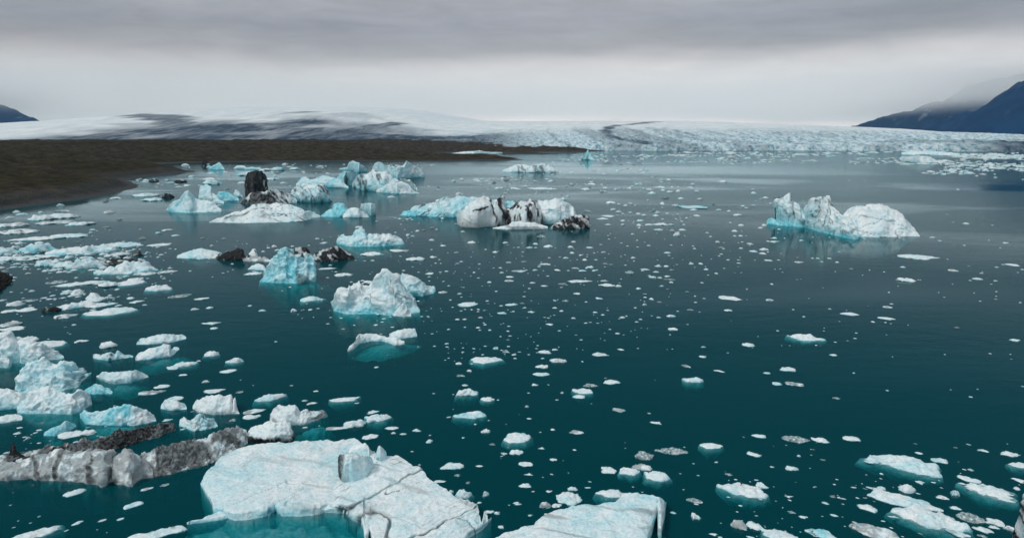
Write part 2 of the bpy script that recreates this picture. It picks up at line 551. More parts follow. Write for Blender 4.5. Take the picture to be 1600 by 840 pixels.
def build_glacier():
    xs = np.concatenate([np.arange(-7500, -3000, 60.0), np.arange(-3000, 3300, 15.0), np.arange(3300, 7600, 60.0)])
    ys = np.concatenate([np.arange(2200, 3400, 9.0), np.arange(3400, 5500, 25.0), np.arange(5500, 11800, 90.0)])
    X, Y = np.meshgrid(xs, ys, indexing='ij')
    P = np.stack([X.ravel(), Y.ravel()], 1)
    z, d = glacier_height(P[:, 0], P[:, 1])
    P3 = np.column_stack([P, np.zeros(len(P))])
    # crevassed front, smoother higher up
    cre = (1 - sstep(300, 2400, d)) * sstep(-900, 200, P[:, 0] + 0.12 * d)
    n = ridged(P3 / np.array([48, 85, 1]), 4, 4)
    z = z + np.where(d > 0, (n - 0.4) * (6.5 * cre + 1.0) + fbm(P3 / 600, 3, 9) * 10 * sstep(200, 1500, d), 0)
    dirt = np.zeros(len(P))
    def band(px, wx, wy, k, sd):
        nonlocal dirt
        pts = np.array([to_glacier(a, b) for a, b in px])
        sc = np.array([1 / wx, 1 / wy])
        wob = np.column_stack([fbm(P3 / 260, 3, sd), fbm(P3 / 260, 3, sd + 9)]) * 0.6
        dd = seg_dist(P * sc + wob * 0.5, pts * sc, closed=False)
        dirt = np.maximum(dirt, k * (1 - sstep(0.45, 1.15, dd + 0.25 * fbm(P3 / np.array([70, 160, 1]), 3, sd + 5))))
    # the curved moraine at the centre and the thin lines inside it
    band([(1030, 191.5), (985, 194), (953, 199), (940, 205), (950, 212), (978, 219), (1010, 226)], 34, 140, 0.8, 40)
    band([(980, 201), (997, 211), (1025, 220), (1055, 226)], 16, 60, 0.5, 41)
    band([(1010, 200), (1030, 210), (1062, 220)], 12, 50, 0.35, 42)
    band([(1040, 201), (1064, 212), (1100, 222)], 12, 50, 0.35, 43)
    # left lobe
    band([(205, 178), (240, 181), (268, 189), (280, 195), (262, 199), (225, 202), (175, 208), (120, 215)], 70, 330, 0.75, 44)
    band([(625, 194), (600, 198), (550, 202), (500, 209), (455, 216)], 80, 260, 0.8, 45)
    band([(350, 199), (300, 205), (262, 214)], 50, 160, 0.6, 46)
    band([(540, 178), (575, 184)], 120, 300, 0.25, 47)
    # debris covered toes
    toe = (1 - sstep(500, 2300, d + fbm(P3 / np.array([300, 420, 1]), 4, 60) * 900)) * (1 - sstep(-250, 220, P[:, 0])) * sstep(-2500, -1900, P[:, 0] + fbm(P3 / 200, 2, 63) * 150)
    dirt = np.maximum(dirt, toe * 0.9)
    rt = (1 - sstep(60, 560, d + fbm(P3 / 150, 3, 61) * 200)) * sstep(1300, 1750, P[:, 0] + fbm(P3 / 200, 2, 62) * 120)
    dirt = np.maximum(dirt, rt * 0.95)
    # flow lines of the right lobe: arcs sweeping round to the front
    cx, cy = to_glacier(1250, 210)
    rr = np.hypot(P[:, 0] - cx, (P[:, 1] - cy) * 0.28)
    ln = ridged(np.column_stack([rr / 52 + 0.3 * fbm(P3 / 300, 3, 70), P[:, 0] / 900, np.zeros(len(P))]), 3, 71)
    dirt = np.maximum(dirt, 0.42 * sstep(0.35, 1.0, ln) * (1 - sstep(900, 2600, d)) * sstep(-300, 150, P[:, 0]) * (1 - sstep(900, 2200, P[:, 0])))
    q = grid_quads(len(xs), len(ys))
    q = q[z[q].max(1) > -20]
    me = make_mesh('glacier', np.column_stack([P, z]), q, {'dirt': np.clip(dirt, 0, 1), 'crevasse': cre})
    o = link('glacier', me, mat_glacier())
    tag(o, 'broad white outlet glacier with curved dark moraines behind the lagoon', kind='structure')


build_glacier()


# ------------------------------------------------------------------ mountains
MM = mat_mountain()


def build_mountain(label, crest_px, Y, seed, slope=0.62, gull=60, res=28, ext=1500, white=0.0):
    """crest given in photo pixels, each with its own distance"""
    c = []
    for (px, py, yy) in crest_px:
        dx, dy, dz = ray(px, py)
        t = yy / dy
        c.append((t * dx, yy, CAM_H + t * dz))
    c = np.array(c)
    x0, x1 = c[:, 0].min() - ext, c[:, 0].max() + ext * 0.4
    y0, y1 = c[:, 1].min() - ext, c[:, 1].max() + ext
    xs, ys = np.arange(x0, x1, res), np.arange(y0, y1, res)
    X, Yg = np.meshgrid(xs, ys, indexing='ij')
    P = np.stack([X.ravel(), Yg.ravel()], 1)
    best = np.full(len(P), -1e9)
    for i in range(len(c) - 1):
        a, b = c[i], c[i + 1]
        ab = (b - a)[:2]
        tt = np.clip(((P - a[:2]) @ ab) / (ab @ ab), 0, 1)
        q = a[:2] + tt[:, None] * ab
        dd = np.sqrt(((P - q) ** 2).sum(1))
        best = np.maximum(best, a[2] + (b[2] - a[2]) * tt - slope * dd)
    P3 = np.column_stack([P, np.zeros(len(P))])
    rel = np.clip((c[:, 2].max() - best) / c[:, 2].max(), 0, 1)
    z = best + (ridged(P3 / 330, 5, seed) - 1.0) * gull * sstep(0.02, 0.35, rel)
    snow = sstep(1.15, 1.35, ridged(P3 / np.array([60, 160, 1]), 3, seed + 5)) * sstep(150, 330, z) * 0.35
    snow = np.maximum(snow, white)
    q = grid_quads(len(xs), len(ys))
    q = q[z[q].max(1) > -30]
    o = link('mountain', make_mesh('mountain', np.column_stack([P, z]), q, {'snow': snow}), MM)
    tag(o, label, kind='structure')


build_mountain('dark blue mountain spur sloping down behind the glacier', [(1335, 198, 7600), (1385, 180, 7500), (1430, 163, 7300), (1490, 140, 7000),
                (1560, 122, 6900), (1660, 96, 6900)], 7000, 3, gull=36)
build_mountain('nearer dark blue slope rising out of the picture', [(1478, 214, 5200), (1530, 184, 5000), (1562, 163, 4900), (1600, 140, 4800),
                (1680, 84, 4700), (1760, 50, 4600)], 4800, 13, gull=32)
build_mountain('low grey mountain beyond the glacier', [(-160, 96, 6400), (-40, 142, 6300), (0, 159, 6200), (30, 174, 6100), (66, 193, 5900)], 6200, 23, gull=30)


# ------------------------------------------------------------------ air: even haze, and the cloud base lying on glacier and mountains
def build_air():
    m, t = new_mat('thin_haze')
    v = t.n('ShaderNodeVolumePrincipled', {'Color': (0.45, 0.74, 1.0, 1), 'Density': HAZE_D, 'Anisotropy': 0.2})
    finish(t, None, v.outputs[0])
    h = link('haze', box_mesh('haze', -13500, 13500, -600, 13400, -20.5, 1000), m)
    tag(h, 'thin bluish haze over the lagoon', kind='stuff')
    m, t = new_mat('cloud_vapour')
    geo = t.n('ShaderNodeNewGeometry')
    pos = geo.outputs['Position']
    sp = t.n('ShaderNodeSeparateXYZ', {0: pos})
    mp = t.n('ShaderNodeMapping', {'Vector': pos, 'Scale': (0.0007, 0.0007, 0.0022)})
    n = t.noise(mp.outputs[0], 1.0, 3, 0.5)
    z = t.math('ADD', sp.outputs[2], t.math('MULTIPLY', t.math('SUBTRACT', n, 0.5), 260.0))
    lo = t.n('ShaderNodeMapRange', {0: z, 1: 240.0, 2: 560.0, 3: 0.0, 4: 1.0}, interpolation_type='SMOOTHSTEP').outputs[0]
    yr = t.n('ShaderNodeMapRange', {0: sp.outputs[1], 1: 4700.0, 2: 6600.0, 3: 0.0, 4: 1.0}).outputs[0]
    hi = t.n('ShaderNodeMapRange', {0: sp.outputs[2], 1: 430.0, 2: 800.0, 3: 1.0, 4: 0.0}).outputs[0]
    xr = t.n('ShaderNodeMapRange', {0: sp.outputs[0], 1: 2300.0, 2: 3700.0, 3: 0.34, 4: 1.0}, interpolation_type='SMOOTHSTEP').outputs[0]
    xl = t.n('ShaderNodeMapRange', {0: sp.outputs[0], 1: -1500.0, 2: -4000.0, 3: 0.0, 4: 0.55}, interpolation_type='SMOOTHSTEP').outputs[0]
    d = t.math('MULTIPLY', t.math('MULTIPLY', lo, yr), t.math('MULTIPLY', hi, CLOUD_D))
    d = t.math('MULTIPLY', d, t.math('ADD', xr, xl))
    v = t.n('ShaderNodeVolumePrincipled', {'Color': (1.0, 0.988, 0.975, 1), 'Density': d, 'Anisotropy': -0.35})
    finish(t, None, v.outputs[0])
    c = link('low_cloud', box_mesh('low_cloud', -9000, 9000, 4700, 12000, 110, 810), m)
    tag(c, 'low cloud lying on the glacier top and the mountains', kind='stuff')


HAZE_D = 1.9e-5
CLOUD_D = 0.0024
build_air()


# ================================================================== ICE
def mat_ice():
    m, t = new_mat('iceberg_ice')
    tc = t.n('ShaderNodeTexCoord')
    oi = t.n('ShaderNodeObjectInfo')
    p = t.n('ShaderNodeVectorMath', {0: tc.outputs['Object'], 1: t.n('ShaderNodeCombineXYZ', {0: t.math('MULTIPLY', oi.outputs['Random'], 37.0)}).outputs[0]}, operation='ADD').outputs[0]
    dirt = t.n('ShaderNodeAttribute', attribute_name='dirt').outputs['Fac']
    blue = t.n('ShaderNodeAttribute', attribute_name='blue').outputs['Fac']
    fine = t.n('ShaderNodeAttribute', attribute_name='fine').outputs['Fac']   # metres per photo pixel
    inv = t.math('DIVIDE', 0.22, t.math('ADD', fine, 0.02))
    n1 = t.n('ShaderNodeTexNoise', {'Vector': p, 'Scale': inv, 'Detail': 5, 'Roughness': 0.6}).outputs[0]
    n2 = t.n('ShaderNodeTexNoise', {'Vector': p, 'Scale': t.math('MULTIPLY', inv, 0.22), 'Detail': 4, 'Roughness': 0.55}).outputs[0]
    white = t.ramp(n1, [(0.28, (0.58, 0.71, 0.75)), (0.5, (0.78, 0.85, 0.87)), (0.72, (0.90, 0.92, 0.92))])
    cyan = t.ramp(n1, [(0.3, (0.06, 0.46, 0.60)), (0.55, (0.24, 0.68, 0.77)), (0.75, (0.48, 0.80, 0.84))])
    f = t.math('ADD', blue, t.math('MULTIPLY', t.math('SUBTRACT', n2, 0.5), 0.9), True)
    c = t.mix(f, white, cyan)
    deb = t.ramp(n1, [(0.3, (0.006, 0.0065, 0.008)), (0.6, (0.022, 0.022, 0.024)), (0.8, (0.09, 0.088, 0.088))])
    df = t.math('ADD', t.math('MULTIPLY', dirt, 1.15), t.math('MULTIPLY', t.math('SUBTRACT', n1, 0.55), t.math('MULTIPLY', dirt, 1.3)), True)
    c = t.mix(df, c, deb)
    h = t.math('ADD', n1, t.math('MULTIPLY', n2, 1.5))
    bump = t.n('ShaderNodeBump', {'Height': h, 'Strength': 0.75, 'Distance': t.math('MULTIPLY', fine, 2.6)})
    b = t.n('ShaderNodeBsdfPrincipled', {'Base Color': c, 'Roughness': 0.5, 'Normal': bump.outputs[0],
                                         'Specular IOR Level': 0.25, 'IOR': 1.31})
    finish(t, b.outputs[0])
    return m


ICE = mat_ice()


def mat_clear_ice():
    m, t = new_mat('clear_ice')
    p = t.n('ShaderNodeTexCoord').outputs['Object']
    n = t.noise(p, 3.0, 4, 0.6)
    c = t.ramp(n, [(0.3, (0.20, 0.34, 0.37)), (0.52, (0.48, 0.60, 0.62)), (0.68, (0.78, 0.84, 0.85))])
    b = t.n('ShaderNodeBsdfPrincipled', {'Base Color': c, 'Roughness': 0.25, 'IOR': 1.31})
    tr = t.n('ShaderNodeBsdfTransparent', {'Color': (0.80, 0.92, 0.93, 1)})
    f = t.ramp(n, [(0.35, (0.30,) * 3), (0.65, (0.92,) * 3)])
    mx = t.n('ShaderNodeMixShader', {0: f, 1: tr.outputs[0], 2: b.outputs[0]})
    finish(t, mx.outputs[0])
    return m


CLEAR = mat_clear_ice()


def ipl(px, pts):
    pts = np.array(sorted(pts), float)
    return np.interp(px, pts[:, 0], pts[:, 1])


def normals(G):
    du = np.gradient(G, axis=0)
    dv = np.gradient(G, axis=1)
    n = np.cross(du, dv)
    return n / (np.linalg.norm(n, axis=2, keepdims=True) + 1e-9)


def relief(P, kind, L, amp, sd):
    if kind == 'melt':        # sharp little crests between scooped hollows
        Q = P + 0.35 * L * np.column_stack([fbm(P / (L * 1.3), 2, sd + k) for k in (31, 32, 33)])
        return amp * (ridged(Q / L, 4, sd, 0.52) * 0.6 + fbm(P / (L * 2.2), 2, sd + 20) * 0.5 - 0.2)
    if kind == 'rough':       # broken facets
        a, b, c = worley(P / (L * 1.1) + 0.35 * np.column_stack([fbm(P / L, 2, sd + k) for k in (1, 2, 3)]), sd)
        return amp * ((c - 0.5) * 0.9 * sstep(0.0, 0.22, b - a) + (0.5 - a) * 0.5 + fbm(P / (L * 0.45), 3, sd + 7) * 0.4)
    if kind == 'rubble':      # knobbly heap
        a, b, c = worley(P / L, sd)
        a2, b2, c2 = worley(P / (L * 0.45), sd + 9)
        a3, b3, c3 = worley(P / (L * 2.3) + 0.4 * np.column_stack([fbm(P / L, 2, sd + k) for k in (1, 2, 3)]), sd + 17)
        return amp * ((c3 - 0.5) * 1.1 * sstep(0, .2, b3 - a3) + (0.5 - a) * 0.6 + (c - 0.5) * 0.9 * sstep(0, .15, b - a) + (c2 - 0.5) * 0.6 + fbm(P / (L * .3), 3, sd + 3) * 0.25)
    if kind == 'flute':       # vertical runnels and overhanging folds
        Q = P * np.array([1, 1, 0.28])
        return amp * (ridged(Q / L, 4, sd, 0.5) * 0.7 + fbm(P / (L * 2), 2, sd + 5) * 0.5)
    return amp * fbm(P / L, 4, sd)


def loft(sky, front, T=None, h=None, rf=0.45, p=0.5, pb=0.7, kind='melt', amp=None, L=None, foot=None,
         sd=1, blue=0.1, band=0.35, dirt=None, cracks=None, rim=0.0, dens=1.25, taper=0.10, grain=None, cuts=None, side=0.34):
    """an ice body from its waterline and its skyline in the photograph.
    T: depth in metres behind the waterline (the skyline then fixes the height);
    h: height in metres of a flat top (the skyline then fixes the depth)."""
    x0 = max(min(a for a, _ in sky), min(a for a, _ in front))
    x1 = min(max(a for a, _ in sky), max(a for a, _ in front))
    nu = int(max(14, (x1 - x0) * 0.64 * dens))
    px = np.linspace(x0, x1, nu)
    u = np.linspace(0, 1, nu)
    yf, ys = ipl(px, front), ipl(px, sky)
    jit = vnoise(np.column_stack([px / 5.0, np.zeros(nu), np.zeros(nu)]), sd) * 0.5
    ys = np.minimum(ys + jit * np.clip((yf - ys) / 8, 0, 1), yf - 0.3)
    Pf = at(px, yf)
    Df = np.hypot(Pf[:, 0], Pf[:, 1])
    mpp = float(np.median(Df)) / FPX
    ends = np.clip(np.minimum(u, 1 - u) / taper, 0, 1) ** 0.6
    dx, dy, dz = ray(px, ys)
    hd = np.hypot(dx, dy)
    dirx, diry = dx / hd, dy / hd
    if T is not None:
        Tt = T if np.isscalar(T) else np.interp(u, np.linspace(0, 1, len(T)), T)
        Tu = Tt * (0.18 + 0.82 * ends)
        Dr = Df + rf * Tu
        zr = np.maximum(CAM_H + Dr * dz / hd, 0.06)
    else:
        hh = h if np.isscalar(h) else np.interp(u, np.linspace(0, 1, len(h)), h)
        hh = hh * (0.25 + 0.75 * ends)
        Dr = (hh - CAM_H) / (dz / hd)
        Dr = np.maximum(Dr, Df + 0.15)
        zr = hh * np.ones(nu)
        Tu = (Dr - Df) * 1.06 + 0.25
    Pr = np.stack([Dr * dirx, Dr * diry], 1)
    Pb = np.stack([(Df + Tu) * dirx, (Df + Tu) * diry], 1)
    nf = -Pf[:, :2] / Df[:, None]                      # towards the camera
    n1 = int(np.clip((yf - ys).max() * 0.64 * 1.35, 7, 260))
    n2 = max(5, n1 // 3)
    ft = (-0.22 * float(np.median(Tu)) if foot is None else foot)
    pu = p * np.exp(0.35 * vnoise(np.column_stack([u * 9, u * 0, u * 0]), sd + 3))
    rows = []
    for s, z in ((1.25, -4.0), (1.0, -2.0), (0.45, -0.7)):
        q = Pf[:, :2] + nf * (s * ft * (0.3 + 0.7 * ends))[:, None]
        rows.append(np.column_stack([q, np.full(nu, z) * (0.4 + 0.6 * ends)]))
    wv = np.linspace(0, 1, n1)
    rimz = rim
    for w in wv:
        v = w ** 1.35
        zz = zr * np.maximum(v, 1e-6) ** pu
        if h is not None:                              # slab: steep edge, then nearly level
            fr = 1 - rimz
            zz = zr * (fr * np.minimum(1, (w / 0.05)) ** 0.6 + (1 - fr) * w)
            v = np.where(w < 0.05, w * 0.35, w) * np.ones(nu)
            v = v[:, None]
        q = Pf[:, :2] + (Pr - Pf[:, :2]) * v
        rows.append(np.column_stack([q, zz]))
    for w in np.linspace(0, 1, n2 + 1)[1:]:
        q = Pr + (Pb - Pr) * w
        rows.append(np.column_stack([q, zr * (1 - w) ** pb if w < 1 else np.zeros(nu)]))
    q = Pb - nf * 0.1
    rows.append(np.column_stack([q, np.full(nu, -1.0)]))
    rows.append(np.column_stack([q - nf * 0.1, np.full(nu, -3.5)]))
    G = np.stack(rows, 1)                              # nu, nv, 3
    nv = G.shape[1]
    flat = G.reshape(-1, 3)
    hgt = float(np.percentile(zr, 85))
    L = L or max(hgt * 0.55, mpp * 6)
    amp = amp * 0.95 if amp is not None else 0.13 * min(L, hgt * 1.2)
    N = normals(G).reshape(-1, 3)
    d = relief(flat, kind, L, amp, sd)
    mask = 0.35 + 0.65 * sstep(0, max(0.25 * hgt, 0.2), np.abs(flat[:, 2]))
    vv = np.tile(np.arange(nv) / (nv - 1), nu)
    uu = np.repeat(u, nv)
    mask *= 0.25 + 0.75 * np.repeat(ends, nv)
    ck = np.zeros(len(flat))
    if cracks:
        for (ang, sc, wid, dep, thr) in cracks:
            ca, sa = math.cos(R(ang)), math.sin(R(ang))
            Q = np.column_stack([flat[:, 0] * ca + flat[:, 1] * sa, -flat[:, 0] * sa + flat[:, 1] * ca, flat[:, 2]])
            Q = Q + 0.09 * sc * np.column_stack([fbm(flat / (sc * 0.8), 3, sd + 51), fbm(flat / (sc * 0.8), 3, sd + 52), 0 * uu])
            nn = 1 - np.abs(vnoise(Q / np.array([sc * 5, sc, sc * 3]), sd + 61))
            c = sstep(1 - wid, 1 - wid * 0.25, nn) * sstep(thr - 0.15, thr + 0.15, vnoise(flat / (sc * 2.5), sd + 71))
            d = d - dep * c
            ck = np.maximum(ck, c)
    if grain:                                          # fine ribs all running one way
        ca, sa = math.cos(R(grain[0])), math.sin(R(grain[0]))
        Q = np.column_stack([(flat[:, 0] * ca + flat[:, 1] * sa) * 0.06, -flat[:, 0] * sa + flat[:, 1] * ca, flat[:, 2] * 0.5])
        Q = Q + 0.4 * grain[1] * np.column_stack([0 * uu, fbm(flat / (grain[1] * 4), 3, sd + 41), 0 * uu])
        gm = sstep(-.35, .5, fbm(flat / (grain[1] * 7), 3, sd + 44))
        d = d + grain[2] * (0.15 + gm) * (ridged(Q / grain[1], 4, sd + 42, 0.5) - 0.4)
    zrel = flat[:, 2] / max(hgt, 0.1)
    out = flat + N * (d * mask)[:, None]
    if h is None and cuts != 0:                        # broken planes: slice the body with flat faces
        rg = np.random.RandomState(sd)
        asp = np.ptp(flat[:, 0]) / max(hgt, .3)
        K = cuts or int(np.clip(10 + 5 * asp, 12, 46))
        out[:, 2] *= np.where(out[:, 2] > 0, 1.07, 1)
        o0 = out.copy()
        cap = 0.12 * hgt
        # a light smoothing noise is kept, then planes bite in, then fine grit is put back on
        cand = np.nonzero(flat[:, 2] > 0.12 * hgt)[0]
        for k in range(K):
            v0 = cand[rg.randint(len(cand))]
            n = N[v0] * 1.0 + rg.normal(0, .42, 3)
            n[2] = max(n[2], -0.25)
            n /= np.linalg.norm(n)
            rad = hgt * rg.uniform(.4, 1.1) + 2 * mpp
            off = out[v0] @ n - hgt * rg.uniform(.02, .075)
            w = 1 - sstep(rad * .72, rad, np.sqrt(((out - out[v0]) ** 2).sum(1)))
            e = np.maximum(out @ n - off, 0)
            e = np.minimum(e, 0.16 * hgt) * w * sstep(-.05 * hgt, .06 * hgt, out[:, 2])
            out = out - n[None, :] * e[:, None]
            dv = out - o0
            ln = np.sqrt((dv ** 2).sum(1))
            out = o0 + dv * (cap * np.tanh(ln / cap) / np.maximum(ln, 1e-6))[:, None]
        grit = fbm(out / max(mpp * 3.2, .12), 3, sd + 90) * mpp * 0.42
        out = out + N * grit[:, None]
    N2 = normals(out.reshape(nu, nv, 3)).reshape(-1, 3)
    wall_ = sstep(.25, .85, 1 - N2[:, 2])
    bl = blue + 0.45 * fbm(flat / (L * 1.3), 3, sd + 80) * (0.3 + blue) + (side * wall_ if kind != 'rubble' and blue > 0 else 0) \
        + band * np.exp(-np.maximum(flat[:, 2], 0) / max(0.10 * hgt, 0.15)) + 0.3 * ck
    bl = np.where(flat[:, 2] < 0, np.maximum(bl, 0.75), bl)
    dr = dirt(uu, zrel, flat, ck, vv) if dirt is not None else np.zeros(len(flat))
    return out, grid_quads(nu, nv), {'dirt': np.clip(dr, 0, 1), 'blue': np.clip(bl, 0, 1), 'fine': np.full(len(flat), mpp)}


def pan(poly, h, sd=1, amp=None, L=None, kind='melt', dome=0.5, blue=0.1, dirt=None, mpp=0.1, under=0.35, na=None, nr=None, ctr=None,
        wall=0.10, ragged=0.0):
    """floe from an outline (metres, n x 2): level or domed top, low wall, foot under water"""
    poly = np.asarray(poly, float)
    c = poly.mean(0) if ctr is None else np.asarray(ctr, float)
    size = np.sqrt(((poly - c) ** 2).sum(1)).mean()
    na = na or int(np.clip(size * 2 / mpp * 0.64 * 1.8, 16, 220))
    nr = nr or int(np.clip(size / mpp * 0.64 * 0.8, 5, 90))
    cl = np.vstack([poly, poly[:1]])
    sl = np.concatenate([[0], np.cumsum(np.hypot(*np.diff(cl, axis=0).T))])
    ss = np.linspace(0, sl[-1], na, endpoint=False)
    E = np.column_stack([np.interp(ss, sl, cl[:, 0]), np.interp(ss, sl, cl[:, 1])])
    rows = []
    for k in range(nr):
        r = (k + 0.02) / nr
        z = h * ((1 - dome) + dome * (1 - r ** 2)) * (1 - ragged * r ** 3)
        rows.append(np.column_stack([c + (E - c) * r, np.full(na, z)]))
    rows.append(np.column_stack([E, np.full(na, h * (1 - dome) * 0.85 * (1 - ragged) - 0.04 * h * ragged)]))
    rows.append(np.column_stack([c + (E - c) * (1 + wall * 0.4), np.full(na, -0.10 * h * ragged)]))
    rows.append(np.column_stack([c + (E - c) * (1 + wall), np.full(na, -under * 0.6)]))
    rows.append(np.column_stack([c + (E - c) * (1 + wall * 1.6), np.full(na, -under * 1.6)]))
    rows.append(np.column_stack([c + (E - c) * 0.7, np.full(na, -under * 3.5)]))
    G = np.stack(rows, 1)
    nv = G.shape[1]
    flat = G.reshape(-1, 3)
    L = L or max(size * 0.35, 3 * mpp)
    amp = amp if amp is not None else min(h * 0.5, size * 0.12)
    Gx = np.concatenate([G[-1:], G, G[:1]], 0)
    N = -normals(Gx)[1:-1].reshape(-1, 3)
    N[N[:, 2] < -0.2] *= 1
    up = np.sign(np.median(N.reshape(na, nv, 3)[:, 1:nr // 2 + 1, 2]))
    N = N * (up if up != 0 else 1)
    off = np.array([sd * 7.31, sd * 3.17, 0])
    d = relief(flat + off, kind, L, amp, sd)
    rr = np.tile(np.clip(np.arange(nv) / max(nr, 1), 0, 1), na)
    d = d * (0.5 + 0.5 * sstep(0, 0.4, rr))
    first = np.tile(np.arange(nv) == 0, na)
    d = np.where(first, d.reshape(na, nv)[:, 0].mean(), d)
    out = flat + N * d[:, None]
    bl = blue + 0.5 * fbm((flat + off) / (L * 1.4), 3, sd + 80) * (0.3 + blue)
    bl = np.where(flat[:, 2] <= 0.02, np.maximum(bl, 0.7), bl)
    dr = dirt(rr, flat[:, 2] / h, flat + off, None, rr) if dirt is not None else np.zeros(len(flat))
    return out, grid_quads(na, nv, wrap=True), {'dirt': np.clip(dr, 0, 1), 'blue': np.clip(bl, 0, 1), 'fine': np.full(len(flat), mpp)}


def foot_dome(px_poly, d0=0.5, d1=4.0, sd=1, blue=0.85, pw=2.0, amp=0.25):
    """submerged ice: a mound whose edge sinks away from the surface"""
    P = at(*np.array(px_poly, float).T)[:, :2]
    c = P.mean(0)
    mpp = float(np.hypot(*c)) / FPX
    na, nr = 72, 22
    cl = np.vstack([P, P[:1]])
    sl = np.concatenate([[0], np.cumsum(np.hypot(*np.diff(cl, axis=0).T))])
    ss = np.linspace(0, sl[-1], na, endpoint=False)
    E = np.column_stack([np.interp(ss, sl, cl[:, 0]), np.interp(ss, sl, cl[:, 1])])
    rows = []
    for k in range(nr + 1):
        r = (k + 0.01) / nr
        rows.append(np.column_stack([c + (E - c) * r, np.full(na, -(d0 + (d1 - d0) * r ** pw))]))
    G = np.stack(rows, 1)
    f = G.reshape(-1, 3)
    s = max(6 * mpp, 0.8)
    n = fbm(f / s, 4, sd) * amp * (d1 - d0) * 0.6
    rr = np.tile(np.arange(nr + 1) / nr, na)
    n = n * sstep(0.02, 0.3, rr)
    f = f + np.column_stack([0 * n, 0 * n, n])
    f[:, 2] = np.minimum(f[:, 2], -0.12)
    k = len(f)
    return f, grid_quads(na, nr + 1, wrap=True), {'dirt': np.zeros(k), 'blue': np.full(k, blue), 'fine': np.full(k, mpp)}


def thing(name, label, cat, loc, group=None):
    o = bpy.data.objects.new(name, None)
    o.empty_display_size = 0.5
    COL.objects.link(o)
    o.location = loc
    return tag(o, label, cat, group)


def place(name, data, origin, parent=None, mat=None):
    co, q, at_ = data
    me = make_mesh(name, co - np.asarray(origin), q, at_)
    return link(name, me, mat or ICE, parent, None if parent is not None else origin)


def berg(label, pieces, group=None, name='iceberg', cat='iceberg'):
    """pieces: list of (part name, mesh data[, part label]); one piece = one mesh, several = parts of one thing"""
    allp = np.vstack([d[1][0][d[1][0][:, 2] > -0.5] if (d[1][0][:, 2] > -0.5).any() else d[1][0] for d in pieces])
    o = np.array([*((allp.min(0) + allp.max(0)) / 2)[:2], 0.0])
    if len(pieces) == 1:
        return tag(place(name, pieces[0][1], o), label, cat, group)
    e = thing(name, label, cat, o, group)
    for pc in pieces:
        ob = place(pc[0], pc[1], o, e)
        if len(pc) > 2:
            ob['label'] = pc[2]
    return e


# dirt patterns: functions of (u along the berg, height 0..1, position, crack, v)
def d_streaks(L=3.0, k=1.0, thr=0.15, tilt=0.0, sd=7, stretch=5.0, z0=None, u0=None, u1=None):
    """dark ash layers standing on edge, following a tilt"""
    def f(u, z, P, ck, v):
        Q = np.column_stack([P[:, 0] + tilt * P[:, 2], P[:, 1] * 0.5, P[:, 2] / stretch])
        w = 0.25 * L * np.column_stack([fbm(P / (2 * L), 3, sd + 1), fbm(P / (2 * L), 3, sd + 2), 0 * u])
        n = vnoise((Q + w) / L, sd) + 0.45 * vnoise((Q + w) / (L * 0.37), sd + 4)
        r = k * sstep(thr, thr + 0.32, n)
        if u0 is not None:
            r = r * sstep(u0 - 0.04, u0 + 0.04, u)
        if u1 is not None:
            r = r * (1 - sstep(u1 - 0.04, u1 + 0.04, u))
        if z0 is not None:
            r = r * sstep(z0 - 0.15, z0 + 0.15, z)
        return r
    return f


def d_all(k=0.8, L=3.0, thr=-0.3, sd=5):
    def f(u, z, P, ck, v):
        return k * sstep(thr, thr + 0.6, fbm(P / L, 4, sd))
    return f


def d_layers(L=0.6, k=0.8, thr=0.2, sx=0.0, sy=0.0, sd=3):
    """thin ash layers lying nearly level"""
    def f(u, z, P, ck, v):
        h = P[:, 2] + sx * P[:, 0] + sy * P[:, 1] + 0.5 * L * fbm(P / (L * 6), 3, sd)
        n = vnoise(np.column_stack([P[:, 0] / (L * 16), P[:, 1] / (L * 16), h / L]), sd + 1)
        return k * sstep(thr, thr + 0.3, n)
    return f


def d_max(*fs):
    return lambda *a: np.maximum.reduce([f(*a) for f in fs])


def d_cracks(k=0.9):
    return lambda u, z, P, ck, v: k * ck


def d_band(segs, k=1.0, sd=3, wob=.05):
    """single dark bands, each from (u, height) to (u, height) with a width, in fractions of the face"""
    def f(u, z, P, ck, v):
        s = max(np.ptp(P[:, 2]) * .25, .3)
        uu = u + wob * fbm(P / s, 3, sd)
        zz = z + wob * fbm(P / s, 3, sd + 5)
        Q = np.column_stack([uu, zz * .35])
        r = np.zeros(len(u))
        for (a, b_, c, d_, w) in segs:
            r = np.maximum(r, 1 - sstep(w * .55, w * 1.1, seg_dist(Q, [(a, b_ * .35), (c, d_ * .35)], closed=False)))
        return k * r
    return f


# ================================================================== THE ICEBERGS, far to near
# --- far group by the left shore
berg('small far iceberg with a black chunk and a cyan end, near the left far shore', [
    ('dark_chunk', loft([(314, 259), (316, 251), (322, 250), (328, 254), (332, 259)], [(314, 260), (332, 260)], T=9, p=.4, kind='rough', sd=11,
                        dirt=d_all(.95, 4, -.9)), 'black debris covered chunk'),
    ('cyan_chunk', loft([(326, 262), (333, 258), (342, 253.5), (347, 258), (351, 264)], [(326, 264.5), (351, 265)], T=10, p=.7, kind='rough', sd=12, blue=.5)),
])
berg('low flat cyan iceberg strip just off the far brown shore', [
    ('floe', loft([(365, 262), (370, 258.5), (382, 258.5), (385, 261), (405, 262), (410, 264)], [(365, 264), (410, 265)], T=10, p=.4, kind='rough', sd=13, blue=.4))])

